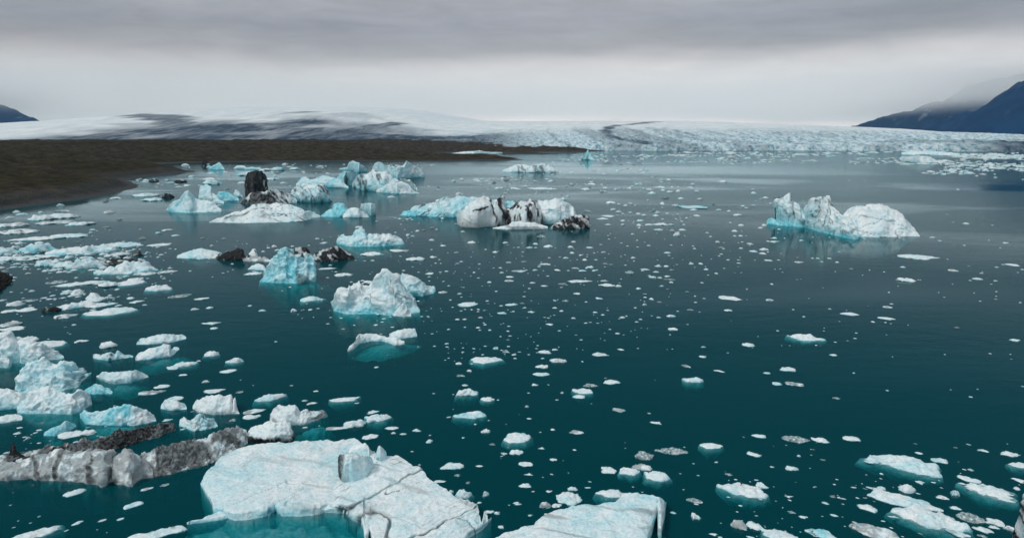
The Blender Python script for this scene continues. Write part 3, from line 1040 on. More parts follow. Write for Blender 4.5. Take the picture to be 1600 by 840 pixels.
berg('wedge shaped white iceberg with turquoise base left of the black tower', [
    ('wedge', loft([(259, 327), (266, 320), (277, 312), (288, 303), (294, 300), (300, 304), (310, 312), (322, 314), (335, 318), (346, 327)],
                   [(259, 328), (268, 331), (290, 332.5), (346, 331)], T=[6, 16, 22, 14, 6], p=.95, kind='melt', sd=21, blue=.16, band=.6, foot=3)),
    ('knob', loft([(309, 303), (313, 291), (322, 287), (330, 291), (334, 301), (344, 308), (350, 315)], [(309, 316), (350, 318)], T=12, p=.55, kind='melt', sd=22, blue=.3)),
    ('turquoise_arm', loft([(332, 310), (341, 300), (352, 299), (362, 303), (373, 310)], [(332, 314), (373, 314)], T=10, p=.6, kind='rough', sd=23, blue=.75), 'turquoise arm'),
])
berg('small white hump of ice behind the wedge iceberg, beside the black tower', [
    ('hump', loft([(364, 303), (368, 297), (374, 299), (379, 306)], [(364, 308), (379, 308)], T=8, p=.6, sd=24, blue=.2))])

berg('tall black ash covered tower of ice with a grey foot', [
    ('tower', loft([(383, 300), (384, 277), (388, 272), (398, 269.5), (410, 270.5), (417, 274), (419, 282), (420, 305)],
                   [(384, 312), (400, 316), (419, 312)], T=[16, 18, 18], p=.13, rf=.40, pb=.3, kind='flute', sd=31, taper=.03, cuts=6, amp=1.1, L=3.2, blue=0,
                   dirt=d_max(d_all(.9, 5, -1.3, 6), d_streaks(1.1, 1, -.2, sd=8, stretch=9))), 'black vertical tower'),
    ('foot_slope', loft([(376, 317), (384, 309), (392, 302), (420, 300), (430, 311), (436, 318)], [(376, 318), (395, 320.5), (436, 319)], T=14, p=1.3, kind='flute',
                        sd=32, amp=.8, L=3, blue=0, dirt=d_all(.85, 4, -.7, 9)), 'black sloping foot'),
    ('grey_ridge', loft([(415, 308), (422, 294), (430, 297), (438, 300), (448, 301), (456, 303), (464, 312)], [(415, 319), (440, 318), (464, 317)],
                        T=13, p=.6, kind='rough', sd=33, blue=.02, dirt=d_max(d_all(.25, 2, -.4, 10), d_streaks(1.3, .9, -.05, .8, sd=9, stretch=7))), 'grey dirt streaked ridge'),
])
berg('white topped iceberg with dark slanting streaks and a blue undercut front, right of the tower', [
    ('block', loft([(455, 300), (462, 293), (472, 289), (490, 288), (507, 287.5), (511, 293), (517, 305), (521, 314)], [(455, 314), (470, 316), (500, 317), (521, 315)],
                   T=18, p=.32, kind='flute', sd=34, amp=1.1, blue=.12, band=.9, dirt=d_streaks(1.2, .75, .2, 1.2, sd=12, stretch=7)))])
berg('low cyan ridge of ice behind the streaked iceberg', [
    ('ridge', loft([(462, 287), (470, 278), (477, 276), (486, 281), (500, 276), (510, 275), (520, 278), (534, 281), (545, 291)], [(462, 291), (500, 293), (545, 294)],
                   T=18, p=.6, kind='rough', sd=35, blue=.45))])

berg('blue white wedge with a turquoise underside at the back of the far cluster', [
    ('wedge', loft([(530, 263), (542, 261), (546, 253), (552, 252), (560, 255), (570, 261), (575, 266)], [(530, 264), (545, 266), (560, 270), (575, 268)],
                   T=16, p=.35, kind='melt', sd=41, blue=.25, band=.9))])
berg('jumbled cyan iceberg with a dark patch left of the far cluster', [
    ('lump', loft([(524, 280), (530, 270), (540, 268), (552, 266), (556, 272), (560, 285)], [(524, 289), (540, 291), (560, 289)], T=15, p=.5, kind='rough', sd=42, blue=.45,
                  dirt=d_streaks(4, .9, .1, sd=14, u0=.35)))])
berg('back ridge of jagged white peaks in the far cluster', [
    ('ridge', loft([(581, 265), (585, 257), (592, 254), (600, 258), (612, 260), (622, 259), (630, 257), (634, 251.5), (638, 253), (645, 259), (655, 262), (662, 268), (664, 274)],
                   [(581, 272), (620, 280), (664, 277)], T=22, p=.6, kind='rough', sd=43, blue=.25))])
berg('largest white iceberg of the far cluster with layered front', [
    ('peak', loft([(550, 287), (558, 277), (566, 272), (575, 273), (582, 265), (590, 268), (600, 268), (608, 275), (622, 281), (632, 285), (642, 291)],
                  [(550, 292), (570, 298), (600, 300), (642, 299)], T=[8, 20, 26, 20, 10], p=.5, kind='rough', sd=44, blue=.22, dirt=d_streaks(3, .7, .35, .4, sd=15))),
    ('shelf', loft([(588, 297), (600, 290), (612, 287), (625, 286), (636, 291), (648, 298), (655, 301)], [(588, 300), (620, 303.5), (655, 302)], T=12, p=.6,
                   kind='melt', sd=45, blue=.1, band=.5)),
    ('grey_shoulder', loft([(622, 284), (632, 279), (642, 282), (650, 290), (652, 297)], [(622, 294), (652, 299)], T=9, p=.5, kind='rough', sd=46, blue=.05,
                           dirt=d_all(.5, 2.5, -.5, 17)), 'grey dirty shoulder'),
])
berg('flat white iceberg out by the brown point with a thin blue waterline', [
    ('slab', loft([(785, 266), (798, 261), (806, 258), (814, 257), (830, 258), (846, 255.5), (858, 258), (872, 266)], [(785, 268.5), (830, 269.8), (873, 269.5)], T=20, p=.6,
                  kind='melt', sd=47, blue=.08, band=.4, dirt=d_streaks(5, .6, .45, .5, sd=18)))])
berg('tiny far iceberg with a needle spire in front of the dark moraine', [
    ('spire', loft([(904, 249), (908, 240), (913, 243), (917, 236), (918.5, 233), (920, 239), (925, 243), (929, 248), (937, 249)], [(904, 249.5), (937, 250.5)], T=20, p=.5,
                   kind='rough', sd=48, blue=.4, dirt=d_streaks(5, .5, .2, sd=19)))])
berg('far pale green iceberg in the pack ice at the right', [
    ('slab', loft([(1405, 247), (1412, 244), (1425, 244.5), (1440, 244), (1455, 246), (1470, 253)], [(1405, 252), (1440, 255), (1470, 254.5)], T=40, p=.7, kind='rough', sd=49, blue=.12))])
berg('far low iceberg on the glacier edge at the right', [
    ('slab', loft([(1408, 239), (1425, 235.5), (1445, 236), (1475, 237), (1500, 240)], [(1408, 242), (1500, 243)], T=40, p=.7, kind='rough', sd=50, blue=.15))])
berg('white far ice slab half hidden behind the brown spit', [
    ('slab', loft([(705, 239.3), (720, 237.5), (735, 236.5), (748, 235.5), (760, 237), (785, 238)], [(705, 240), (740, 240.8), (785, 239.2)], T=30, p=.6, kind='rough', sd=51, blue=.2))])

# --- middle distance
berg('broad flat white iceberg with thin black cracks below the black tower', [
    ('slab', loft([(327, 346), (345, 340), (365, 332), (384, 327), (393, 320), (410, 318), (423, 319.5), (434, 317.5), (447, 319), (462, 323), (478, 328), (490, 332), (500, 337)],
                  [(327, 347.5), (380, 348.5), (440, 347.5), (475, 345.5), (488, 341), (500, 339)], T=[10, 30, 36, 26, 8], rf=.7, p=.85, kind='melt', sd=61, amp=.7, L=4, blue=.04,
                  band=.25, cracks=[(25, 3.5, .08, .4, .1), (-30, 5, .07, .4, .2)], dirt=d_max(d_cracks(.7), d_streaks(3, .35, .6, 2.0, sd=20, stretch=2))))])
berg('low pale cyan iceberg with a knob, behind the small mushroom of ice', [
    ('knob', loft([(500, 337), (510, 330), (518, 326), (521, 318), (528, 316.5), (538, 319), (545, 327), (552, 335)], [(500, 338.5), (530, 339), (552, 338)], T=14, p=.6,
                  kind='melt', sd=62, blue=.55))])
berg('small white iceberg with an overhanging mushroom cap', [
    ('hump', loft([(535, 336), (542, 329), (550, 324), (560, 325), (570, 331), (577, 338)], [(535, 340), (560, 340.5), (577, 339)], T=10, p=.5, kind='melt', sd=63, blue=.06)),
    ('cap', loft([(563, 324), (565, 318.5), (578, 318), (587, 319.5), (592, 324), (588, 329)], [(563, 326), (572, 333), (580, 337), (588, 335)], T=6, p=.3, rf=.6, kind='melt', sd=64, blue=.15),
     'flat white cap leaning out'),
])
berg('long cyan iceberg with grey slanting streaks behind the big dirty one', [
    ('body', loft([(640, 330), (648, 323), (660, 320.5), (668, 322), (684, 316), (690, 311), (705, 311.5), (725, 310), (740, 312), (752, 315)],
                  [(640, 337), (670, 338), (700, 339.5), (752, 340)], T=22, p=.55, kind='flute', sd=65, amp=1.2, L=4, blue=.42, dirt=d_streaks(1.3, .7, .12, -1.5, sd=22, u0=.12, u1=.55, stretch=7))),
    ('toe', loft([(626, 335), (632, 330), (640, 329), (650, 333)], [(626, 337), (650, 338)], T=8, p=.6, kind='melt', sd=66, blue=.85), 'turquoise toe'),
])
berg('big dirty white iceberg with black vertical bands and a sooty right end', [
    ('slanted_face', loft([(715, 338), (720, 329), (732, 321), (747, 314), (755, 311), (768, 313), (779, 309.5), (786, 310.5), (790, 318), (798, 345)],
                    [(715, 350), (722, 355), (745, 357), (775, 354), (798, 352)], T=[14, 22, 24, 18], p=.24, rf=.5, kind='flute', sd=67, amp=1.0, L=6, cuts=7, blue=0, band=.1,
                    dirt=d_max(d_band([(.60, 1.0, .74, .02, .035), (.80, 1.05, .95, .0, .05), (.30, .62, .52, .70, .012), (.25, .12, .5, .18, .018), (.35, .30, .2, .1, .012)], .95, 26), d_streaks(.9, .55, .3, -.7, sd=27, u0=.66, stretch=7), d_all(.12, 3, -.5, 24))), 'beige slanted face'),
    ('cyan_core', loft([(782, 322), (788, 313.5), (800, 314), (808, 320), (812, 330)], [(782, 336), (812, 340)], T=10, p=.4, kind='melt', sd=68, blue=.75), 'clean cyan core'),
    ('banded_middle', loft([(785, 340), (792, 328), (806, 322), (818, 317), (828, 314.5), (838, 316), (845, 325), (850, 345)], [(785, 352), (820, 355), (850, 352)], T=20, p=.22,
                           kind='flute', sd=69, amp=1.1, L=4, blue=0, band=.1, dirt=d_max(d_streaks(1.1, .95, .05, .15, sd=27, stretch=8), d_band([(.05, .9, .2, .05, .06), (.62, .95, .66, .3, .03)], .9, 28), d_all(.16, 3, -.4, 25)))),
    ('white_shoulder', loft([(832, 325), (840, 314.5), (858, 312.5), (875, 311.5), (886, 315), (893, 321), (898, 324), (901, 335), (902, 345)],
                            [(832, 350), (870, 352), (902, 350)], T=[18, 24, 18], p=.33, kind='melt', sd=70, amp=.9, L=5, blue=.03, band=.5)),
    ('front_shelf', loft([(770, 356), (795, 352), (800, 347), (815, 345), (835, 348), (856, 354)], [(770, 357), (800, 358.5), (856, 357.5)], T=7, p=.35, kind='melt', sd=71, blue=0,
                         band=.1, dirt=d_layers(.5, .5, .3, sd=29))),
    ('sooty_end', loft([(860, 356), (870, 346), (880, 342), (900, 336), (915, 335.5), (922, 340), (927, 347), (922, 355)], [(860, 357.5), (895, 358), (922, 357)], T=13, p=.45,
                       kind='rubble', sd=72, amp=.6, L=2.4, blue=0, band=0, dirt=d_max(d_streaks(1.4, 1, -.2, .6, sd=30, stretch=3), d_all(.5, 2.5, -.4, 31))), 'sooty black and grey end'),
])
berg('saddle shaped grey white iceberg alone at the right with a turquoise hollow', [
    ('arch', loft([(1208, 325), (1211, 311.5), (1222, 310), (1232, 308), (1243, 311), (1250, 319), (1256, 332), (1264, 345)], [(1208, 350), (1230, 353), (1256, 354), (1266, 350)],
                  T=[10, 16, 16, 12], p=.3, kind='flute', sd=73, amp=2.0, L=5, cuts=12, blue=.20, band=.9, foot=3.5, dirt=d_max(d_streaks(1.0, .4, .3, .7, sd=32, stretch=8), d_band([(.42, 1.0, .55, .35, .035)], .6, 33)))),
    ('toe', loft([(1197, 346), (1203, 341), (1210, 342), (1218, 350)], [(1197, 350), (1218, 352)], T=5, p=.6, sd=74, blue=.8), 'turquoise toe'),
    ('main_ridge', loft([(1250, 342), (1257, 328), (1268, 315), (1280, 309.5), (1287, 308.5), (1297, 313), (1304, 322), (1312, 330), (1322, 340), (1334, 352), (1344, 364), (1352, 371)],
                        [(1250, 352), (1262, 356), (1285, 363), (1310, 368), (1335, 373.5), (1352, 373)], T=[12, 22, 22, 16, 8], p=.55, kind='flute', sd=75, amp=1.4, L=4.5, cuts=14, blue=.05,
                        band=.75, foot=3, dirt=d_max(d_streaks(.9, .45, .38, .45, sd=33, stretch=8), d_band([(.28, .95, .22, .4, .012), (.40, .9, .36, .2, .014), (.45, 1.0, .48, .3, .012)], .7, 34)))),
    ('flat_back', loft([(1310, 345), (1318, 334), (1328, 326), (1342, 322), (1367, 320.5), (1384, 323), (1396, 327), (1410, 336), (1420, 345), (1430, 357), (1437, 368)],
                       [(1310, 362), (1340, 370), (1375, 371), (1437, 369.5)], T=[16, 30, 34, 24, 10], rf=.75, p=.6, kind='melt', sd=76, amp=.75, L=4, blue=.03, band=.15,
                       cracks=[(15, 4, .07, .4, 0), (-20, 5, .07, .4, .1)], dirt=d_max(d_cracks(.5), d_all(.06, 3, 0, 34)))),
])
berg('low white ice shelf ending at the black chunk, mid left', [
    ('shelf', loft([(276, 400), (285, 395), (300, 391), (315, 389), (330, 390), (345, 394), (355, 400)], [(276, 403), (310, 405), (355, 403)], T=9, p=.7, kind='rough', sd=77, blue=.25))])
berg('black ash covered iceberg with a looped fin and a grey shelf', [
    ('black_chunk', loft([(335, 401), (345, 396), (358, 394), (372, 389.5), (378, 392), (384, 404)], [(335, 403), (350, 407), (384, 407.5)], T=9, p=.35, kind='flute', sd=78, amp=.5, L=2, blue=0, band=0,
                          dirt=d_max(d_all(.8, 3, -.5, 35), d_streaks(2, 1, -.3, sd=36))), 'black chunk'),
    ('fin', loft([(384, 402), (388, 395), (394, 388.5), (399, 389), (402, 397), (404, 404)], [(384, 406), (404, 406)], T=5, p=.35, kind='melt', sd=79, blue=0, band=0, dirt=d_streaks(1.4, .9, -.1, .8, sd=37)),
     'grey and black fin'),
    ('grey_shelf', loft([(380, 404), (395, 400), (415, 401), (422, 406)], [(380, 408.5), (422, 409)], T=6, p=.5, kind='melt', sd=80, blue=0, band=0, dirt=d_max(d_all(.5, 2, -.5, 38), d_streaks(2.5, .9, .05, 1, sd=88))))])
berg('rounded black and grey lump of ice behind the turquoise iceberg', [
    ('lump', loft([(453, 396), (458, 388), (468, 386), (478, 386.5), (484, 393), (487, 403)], [(453, 404), (487, 406)], T=9, p=.4, kind='melt', sd=81, blue=0, band=0,
                  dirt=d_max(d_all(.5, 2, -.4, 43), d_streaks(2.2, 1, -.5, .9, sd=39))))])
berg('grey iceberg striped with black folds, right behind the turquoise one', [
    ('ridge', loft([(488, 404), (494, 395), (503, 390), (516, 388), (524, 385.5), (532, 387), (540, 392), (547, 397), (554, 401)], [(488, 407), (520, 409), (554, 405)], T=11, p=.55,
                   kind='flute', sd=82, blue=0, band=0, dirt=d_max(d_streaks(.9, 1, -.2, 1.2, sd=40, stretch=7), d_all(.35, 2, -.4, 42), d_streaks(3, 1, -.3, .5, sd=41, u0=.6))))])
berg('white and cyan iceberg with a leaning peak, above the striped grey one', [
    ('body', loft([(526, 376), (530, 370), (538, 367), (545, 371), (552, 367), (557, 361), (565, 357), (570, 362), (573, 371), (580, 366), (590, 364), (597, 367), (607, 365.5), (617, 369), (626, 374), (632, 380)],
                  [(526, 381), (545, 384.5), (590, 385), (632, 381.5)], T=[8, 14, 14, 12, 8], p=.55, kind='melt', sd=83, amp=1.0, L=3, side=.4, blue=.22, band=.6, foot=2.4)),
    ('submerged_foot', foot_dome([(525, 381), (560, 384), (610, 384), (622, 386), (600, 392), (560, 393), (535, 388)], .5, 3, 84)),
])
berg('craggy turquoise iceberg in front of the black and grey lumps', [
    ('crag', loft([(404, 439), (413, 428), (418, 418), (422, 405), (430, 399), (440, 393), (447, 386.5), (454, 391), (462, 396), (470, 402), (478, 401), (486, 398), (491, 402), (493, 415), (494, 434)],
                  [(404, 440.5), (425, 442), (460, 443), (494, 439)], T=[6, 12, 14, 12, 8], p=.6, kind='melt', sd=85, amp=1.7, L=3.0, side=.4, blue=.40, band=.5, foot=1.5,
                  dirt=d_streaks(2.5, .5, .5, .5, sd=43))),
    ('side_arm', loft([(387, 420), (395, 414), (404, 412), (412, 415), (418, 422)], [(387, 421), (418, 423)], T=4, p=.6, sd=86, blue=.2)),
    ('submerged_foot', foot_dome([(414, 438), (450, 440), (495, 436), (530, 434), (528, 440), (498, 446), (480, 455), (440, 452), (420, 446)], .6, 4, 87)),
])
berg('sculpted white iceberg with a pointed crest and a blue arm reaching right', [
    ('swept_ridge', loft([(518, 474), (524, 464), (528, 461), (534, 451), (540, 454), (552, 455), (563, 452), (575, 449), (588, 442), (596, 434), (604, 424.5), (611, 431), (618, 434), (624, 443), (630, 452), (640, 470), (656, 486)],
                         [(518, 476), (522, 486), (540, 491), (565, 490), (590, 489), (610, 492), (625, 489), (656, 487)], T=[5, 9, 11, 9, 6], p=1.15, kind='flute', sd=88, amp=1.25, L=2.8, cuts=7, side=.34, blue=.06,
                         band=.65, foot=1.5, dirt=d_max(d_layers(.9, .25, .45, .5, sd=45), d_band([(.62, .75, .80, .18, .012), (.66, .7, .84, .25, .008), (.42, .42, .62, .34, .010)], .38, 46)))),
    ('blue_arm', loft([(612, 436), (622, 430), (631, 427), (640, 430), (655, 438), (668, 445), (680, 449.5), (681, 455)], [(612, 458), (630, 463), (660, 463), (681, 458)], T=7, p=.4,
                      rf=.5, kind='melt', sd=89, amp=.5, L=2.2, blue=.22, band=.9), 'arm with a deep blue underside'),
    ('front_fang', loft([(613, 490), (622, 480), (630, 474), (636, 478), (644, 490)], [(613, 493), (630, 495), (644, 494)], T=3, p=.6, sd=90, blue=.02, band=.2)),
    ('submerged_foot', foot_dome([(508, 486), (540, 484), (600, 480), (650, 470), (680, 460), (676, 472), (640, 492), (600, 500), (540, 498)], .5, 4.5, 91)),
])
berg('curved white iceberg lying round a turquoise pool, below the sculpted one', [
    ('curved_rim', loft([(543, 546), (552, 536), (557, 527), (563, 521.5), (580, 522), (595, 524), (610, 529), (622, 529), (632, 533)],
                        [(543, 550), (552, 546), (562, 537), (580, 533), (600, 533), (618, 540), (632, 538)], T=3.2, p=.4, kind='melt', sd=92, amp=.3, L=1.4, blue=.02, band=.15)),
    ('back_block', loft([(608, 521), (620, 517), (632, 513.5), (648, 512.5), (652, 522)], [(608, 527), (625, 530), (652, 526)], T=3.5, p=.5, kind='rough', sd=93, blue=.03, band=.4)),
    ('submerged_foot', foot_dome([(548, 548), (562, 534), (600, 530), (632, 532), (660, 527), (655, 532), (622, 544), (600, 550), (570, 551)], .35, 1.8, 94, blue=.8), 'turquoise ice under the pool'),
])

# --- left foreground
berg('white ribbed iceberg cut by the left edge of the picture', [
    ('ribbed_ridge', loft([(-30, 535), (-10, 526), (0, 524), (9, 522), (18, 524), (27, 534), (45, 537), (61, 540), (75, 547), (88, 552), (100, 557)],
                  [(-30, 566), (0, 570), (30, 566), (50, 570), (62, 569), (76, 564), (100, 559)], T=[6, 8, 8, 6, 3], p=.75, kind='flute', sd=101, amp=.8, L=2, blue=.08, band=.5,
                  foot=1.6, dirt=d_layers(.8, .35, .4, .3, sd=47))),
    ('corner_block', loft([(-40, 556), (0, 549), (10, 556), (19, 566)], [(-40, 574), (16, 575), (19, 570)], T=3, p=.35, kind='melt', sd=102, blue=.08, band=.3)),
])
berg('smooth cyan white iceberg with deep blue dents, second from the left edge', [
    ('body', loft([(21, 606), (30, 590), (37, 577), (42, 572), (55, 567), (68, 565), (82, 567.5), (90, 571), (100, 568), (111, 571), (114, 580), (128, 582), (143, 581)],
                  [(21, 609), (45, 611), (70, 611), (100, 610), (124, 604), (132, 594), (143, 584)], T=[4, 7, 8, 6, 2.5], rf=.6, p=.8, kind='melt', sd=103, amp=1.2, L=2.8, cuts=6, side=.35, blue=.18, band=.5, foot=1.5))])
berg('rounded white iceberg with small blue holes, lower left edge', [
    ('long_body', loft([(26, 641), (38, 628), (48, 617), (60, 610), (72, 608.5), (90, 614), (105, 615), (122, 612), (134, 615), (141, 621), (144, 630)],
                  [(26, 646), (45, 647), (80, 645), (112, 648), (128, 642), (144, 632)], T=[4, 6, 6, 4], p=.5, rf=.55, kind='melt', sd=104, amp=.7, L=2.4, cuts=6, blue=.1, band=.5, foot=1.2)),
    ('left_body', loft([(-40, 610), (0, 606.5), (20, 609), (38, 613), (50, 620)], [(-40, 640), (0, 641), (30, 638), (50, 632)], T=6, p=.5, rf=.55, kind='melt', sd=105, amp=.6, L=2.4, cuts=5, blue=.1, band=.5)),
    ('submerged_foot', foot_dome([(-30, 636), (40, 642), (110, 646), (150, 628), (150, 640), (110, 660), (40, 656), (-20, 650)], .5, 3.5, 106)),
])
berg('low white tongue of ice in front of the rounded iceberg at the left edge', [
    ('tongue', loft([(-20, 655), (0, 651), (12, 648), (25, 647), (35, 650)], [(-20, 662), (5, 661), (35, 656)], T=2.5, p=.5, sd=107, blue=.05))])
berg('pair of grey blue sunken lumps right of the rounded iceberg', [
    ('lump', loft([(130, 612), (140, 605), (150, 599), (160, 602), (170, 606), (176, 612)], [(130, 614), (150, 616), (176, 615)], T=2.5, p=.6, kind='rough', sd=108, blue=.7))])
berg('white floe with a ledge and a turquoise skirt, mid left', [
    ('ledge', loft([(150, 587), (160, 583), (182, 582.5), (192, 582), (203, 580), (212, 578), (220, 580), (226, 583), (232, 588)], [(150, 589), (165, 597), (180, 600), (205, 598), (232, 589)],
                   T=3, p=.35, kind='melt', sd=109, amp=.25, L=1.2, blue=.06, band=.3)),
    ('submerged_foot', foot_dome([(158, 592), (200, 596), (234, 588), (224, 598), (200, 606), (172, 607), (160, 600)], .3, 2, 110)),
])
berg('long white floe with a dark crease, above the turquoise ringed one', [
    ('slab', loft([(213, 536), (225, 529), (243, 524), (260, 522.5), (275, 524.5), (291, 527)], [(213, 538), (240, 538), (270, 535), (291, 529)], T=5, p=.5, kind='melt', sd=111,
                  amp=.25, L=1.8, blue=.05, band=.4, dirt=d_streaks(2, .35, .5, 1.5, sd=48)))])
berg('white floe ringed by turquoise water at the left', [
    ('slab', loft([(211, 558), (218, 551), (230, 545), (248, 541), (256, 536), (266, 538), (280, 544), (272, 551), (266, 556)], [(211, 563), (235, 562), (255, 559), (268, 557), (280, 546)],
                  T=5, p=.5, kind='rough', sd=112, amp=.3, L=1.5, blue=.06, band=.3)),
    ('submerged_foot', foot_dome([(208, 560), (240, 552), (280, 544), (302, 546), (300, 554), (270, 562), (235, 568), (212, 567)], .35, 2.2, 113, blue=.75), 'turquoise submerged skirt'),
])
berg('small broken white floe with a dark stone, left of the turquoise ringed one', [
    ('chunk', loft([(145, 554), (151, 552), (160, 553), (172, 550), (180, 553), (184, 547.5), (190, 551), (200, 558), (208, 556)], [(145, 560), (170, 564), (190, 560), (208, 558)], T=2.5, p=.5, kind='rough',
                   sd=114, blue=.2, dirt=d_all(.9, 1, .4, 49)))])
berg('turquoise floe carrying a white wedge block', [
    ('turquoise_ice', loft([(124, 646), (132, 642), (145, 645), (160, 643), (178, 638), (192, 635), (204, 634), (206, 650)], [(124, 650), (134, 663), (150, 664), (190, 665), (206, 662)], T=3.5, p=.6,
                  kind='flute', sd=115, amp=.3, L=1.3, blue=.62, band=.4), 'melted turquoise ice'),
    ('white_wedge', loft([(193, 660), (199, 643), (206, 633), (216, 635), (230, 640), (239, 648), (245, 656)], [(193, 663), (210, 666), (232, 662), (245, 657)], T=3.4, p=.6, kind='rough', sd=116,
                         amp=.3, L=1.6, blue=.06, band=.3, dirt=d_streaks(1.4, .5, .55, .4, sd=50)), 'clean white wedge'),
    ('submerged_foot', foot_dome([(126, 652), (180, 658), (250, 652), (246, 664), (210, 676), (170, 680), (140, 674), (128, 664)], .3, 2.0, 117), 'turquoise submerged foot'),
])
berg('bluish sunken lump with a white cap, left of the turquoise floe', [
    ('lump', loft([(68, 676), (80, 668), (92, 664), (104, 657), (114, 659), (120, 664)], [(68, 680), (85, 682), (105, 675), (120, 666)], T=2, p=.6, kind='rough', sd=118, blue=.55)),
    ('submerged_foot', foot_dome([(66, 678), (90, 672), (124, 662), (118, 674), (95, 684), (72, 685)], .3, 1.6, 119)),
])
berg('smooth off white boulder of ice near the lower left', [
    ('boulder', loft([(301, 638), (306, 628), (315, 620), (328, 617), (340, 617), (352, 618.5), (362, 616.5), (369, 622), (366, 630), (374, 644)],
                     [(301, 638), (310, 644), (335, 648), (355, 647), (374, 646)], T=4, p=.45, kind='melt', sd=120, amp=.35, L=2.4, cuts=8, blue=.0, band=.1))])
berg('bumpy cyan heap of ice beside the rubble covered iceberg', [
    ('heap', loft([(279, 660), (288, 655), (297, 657), (305, 650), (314, 645.5), (324, 650), (334, 655), (341, 663)], [(279, 664), (290, 669), (304, 674), (325, 671), (341, 666)], T=3.5, p=.7,
                  kind='rubble', sd=121, amp=.42, L=1.0, blue=.28, band=.4))])
berg('white trapezoid of ice between two clear floes, lower left', [
    ('block', loft([(251, 636), (258, 628), (264, 624), (276, 625), (284, 630), (292, 638)], [(251, 638), (265, 641), (285, 640), (292, 639)], T=3, p=.5, sd=122, amp=.25, blue=.06, band=.4))])
berg('big rubble covered dark iceberg with pale lobed front cliffs', [
    ('dark_arm', loft([(-30, 722), (0, 719), (12, 712), (30, 713), (55, 712), (72, 705), (95, 699), (110, 694), (140, 690), (160, 685), (190, 677), (215, 669), (237, 664), (255, 661), (272, 661), (275, 668)],
                      [(-30, 738), (0, 736), (60, 728), (120, 716), (170, 706), (195, 699), (225, 688), (250, 683), (262, 676), (275, 672)], T=[5, 6, 5, 5, 3.5], p=.8, kind='rubble', sd=123, amp=.55, L=1.2, blue=0, band=0,
                      dirt=d_max(d_streaks(3, .9, -.25, 1, sd=52), d_all(.8, 1.6, -.75, 53))), 'black rubble arm'),
    ('black_spike', loft([(10, 716), (16, 700), (20, 688), (26, 698), (34, 708), (42, 716)], [(10, 722), (42, 722)], T=1.6, p=.5, kind='rough', sd=124, amp=.2, L=.8, blue=0, band=0, dirt=d_all(1, 2, -1.5, 54)), 'black spike'),
    ('lobed_cliff', loft([(-30, 736), (2, 732), (20, 724), (45, 720), (75, 717), (92, 711), (108, 717), (112, 726), (120, 718), (138, 711), (150, 709), (168, 710), (182, 715), (200, 709), (215, 718), (228, 722), (240, 735)],
                         [(-30, 750), (0, 750), (45, 748), (75, 750), (110, 752), (150, 757), (162, 760), (176, 751), (188, 758), (208, 760), (222, 748), (240, 745)], T=[3.5, 4.5, 6, 6, 5], p=.32, rf=.5,
                         kind='flute', sd=125, amp=.75, L=1.7, blue=.0, band=0, dirt=d_max(d_band([(.30, 1.0, .33, .05, .02), (.47, 1.0, .44, .1, .018), (.64, .95, .66, .1, .016), (.80, .95, .78, .1, .02)], .75, 55, .018), d_streaks(.7, .5, .18, .25, sd=56, stretch=7), d_streaks(3, .8, -.1, 0, sd=57, u1=.4), d_all(.44, 1.0, -.6, 58))), 'pale lobed cliff with dark clefts'),
    ('rubble_arm', loft([(205, 716), (225, 707), (245, 700), (258, 697), (275, 693), (295, 690), (318, 686), (330, 678), (350, 672), (372, 667), (384, 672), (388, 684)],
                        [(205, 748), (235, 746), (265, 741), (290, 734), (320, 728), (346, 718), (370, 706), (388, 692)], T=[5, 6, 6, 5], rf=.65, p=.95, kind='rubble', sd=126, amp=.52, L=.85, blue=.0, band=0,
                        dirt=d_max(d_all(.55, .7, -.45, 58), d_streaks(2, .75, .2, .8, sd=59))), 'grey rubble arm'),
])
berg('grey white layered iceberg with a black underside, touching the big slab', [
    ('layered_block', loft([(387, 676), (396, 668), (410, 664), (424, 656), (436, 653), (447, 654), (454, 660), (457, 672), (459, 682)],
                           [(387, 691), (420, 693), (459, 691)], T=3.5, p=.35, kind='melt', sd=127, amp=.4, L=1.6, blue=0, band=0,
                           dirt=d_max(d_layers(.45, .55, .2, .15, sd=60), lambda u, z, P, ck, v: .95 * (1 - sstep(.18, .34, z + .12 * fbm(P / .9, 3, 61)))))),
    ('back_block', loft([(421, 648), (426, 640), (436, 633.5), (450, 631), (461, 631), (466, 638), (471, 643), (480, 640), (490, 642), (503, 643), (513, 648)],
                        [(421, 658), (450, 664), (475, 664), (500, 655), (513, 650)], T=3.5, p=.5, kind='melt', sd=128, amp=.3, L=1.5, blue=.0, band=.1,
                        dirt=d_layers(.40, .6, .25, .1, .1, sd=62)), 'striped back block'),
    ('submerged_foot', foot_dome([(455, 668), (480, 660), (515, 650), (524, 656), (515, 668), (490, 678), (460, 680)], .4, 2.4, 129)),
])

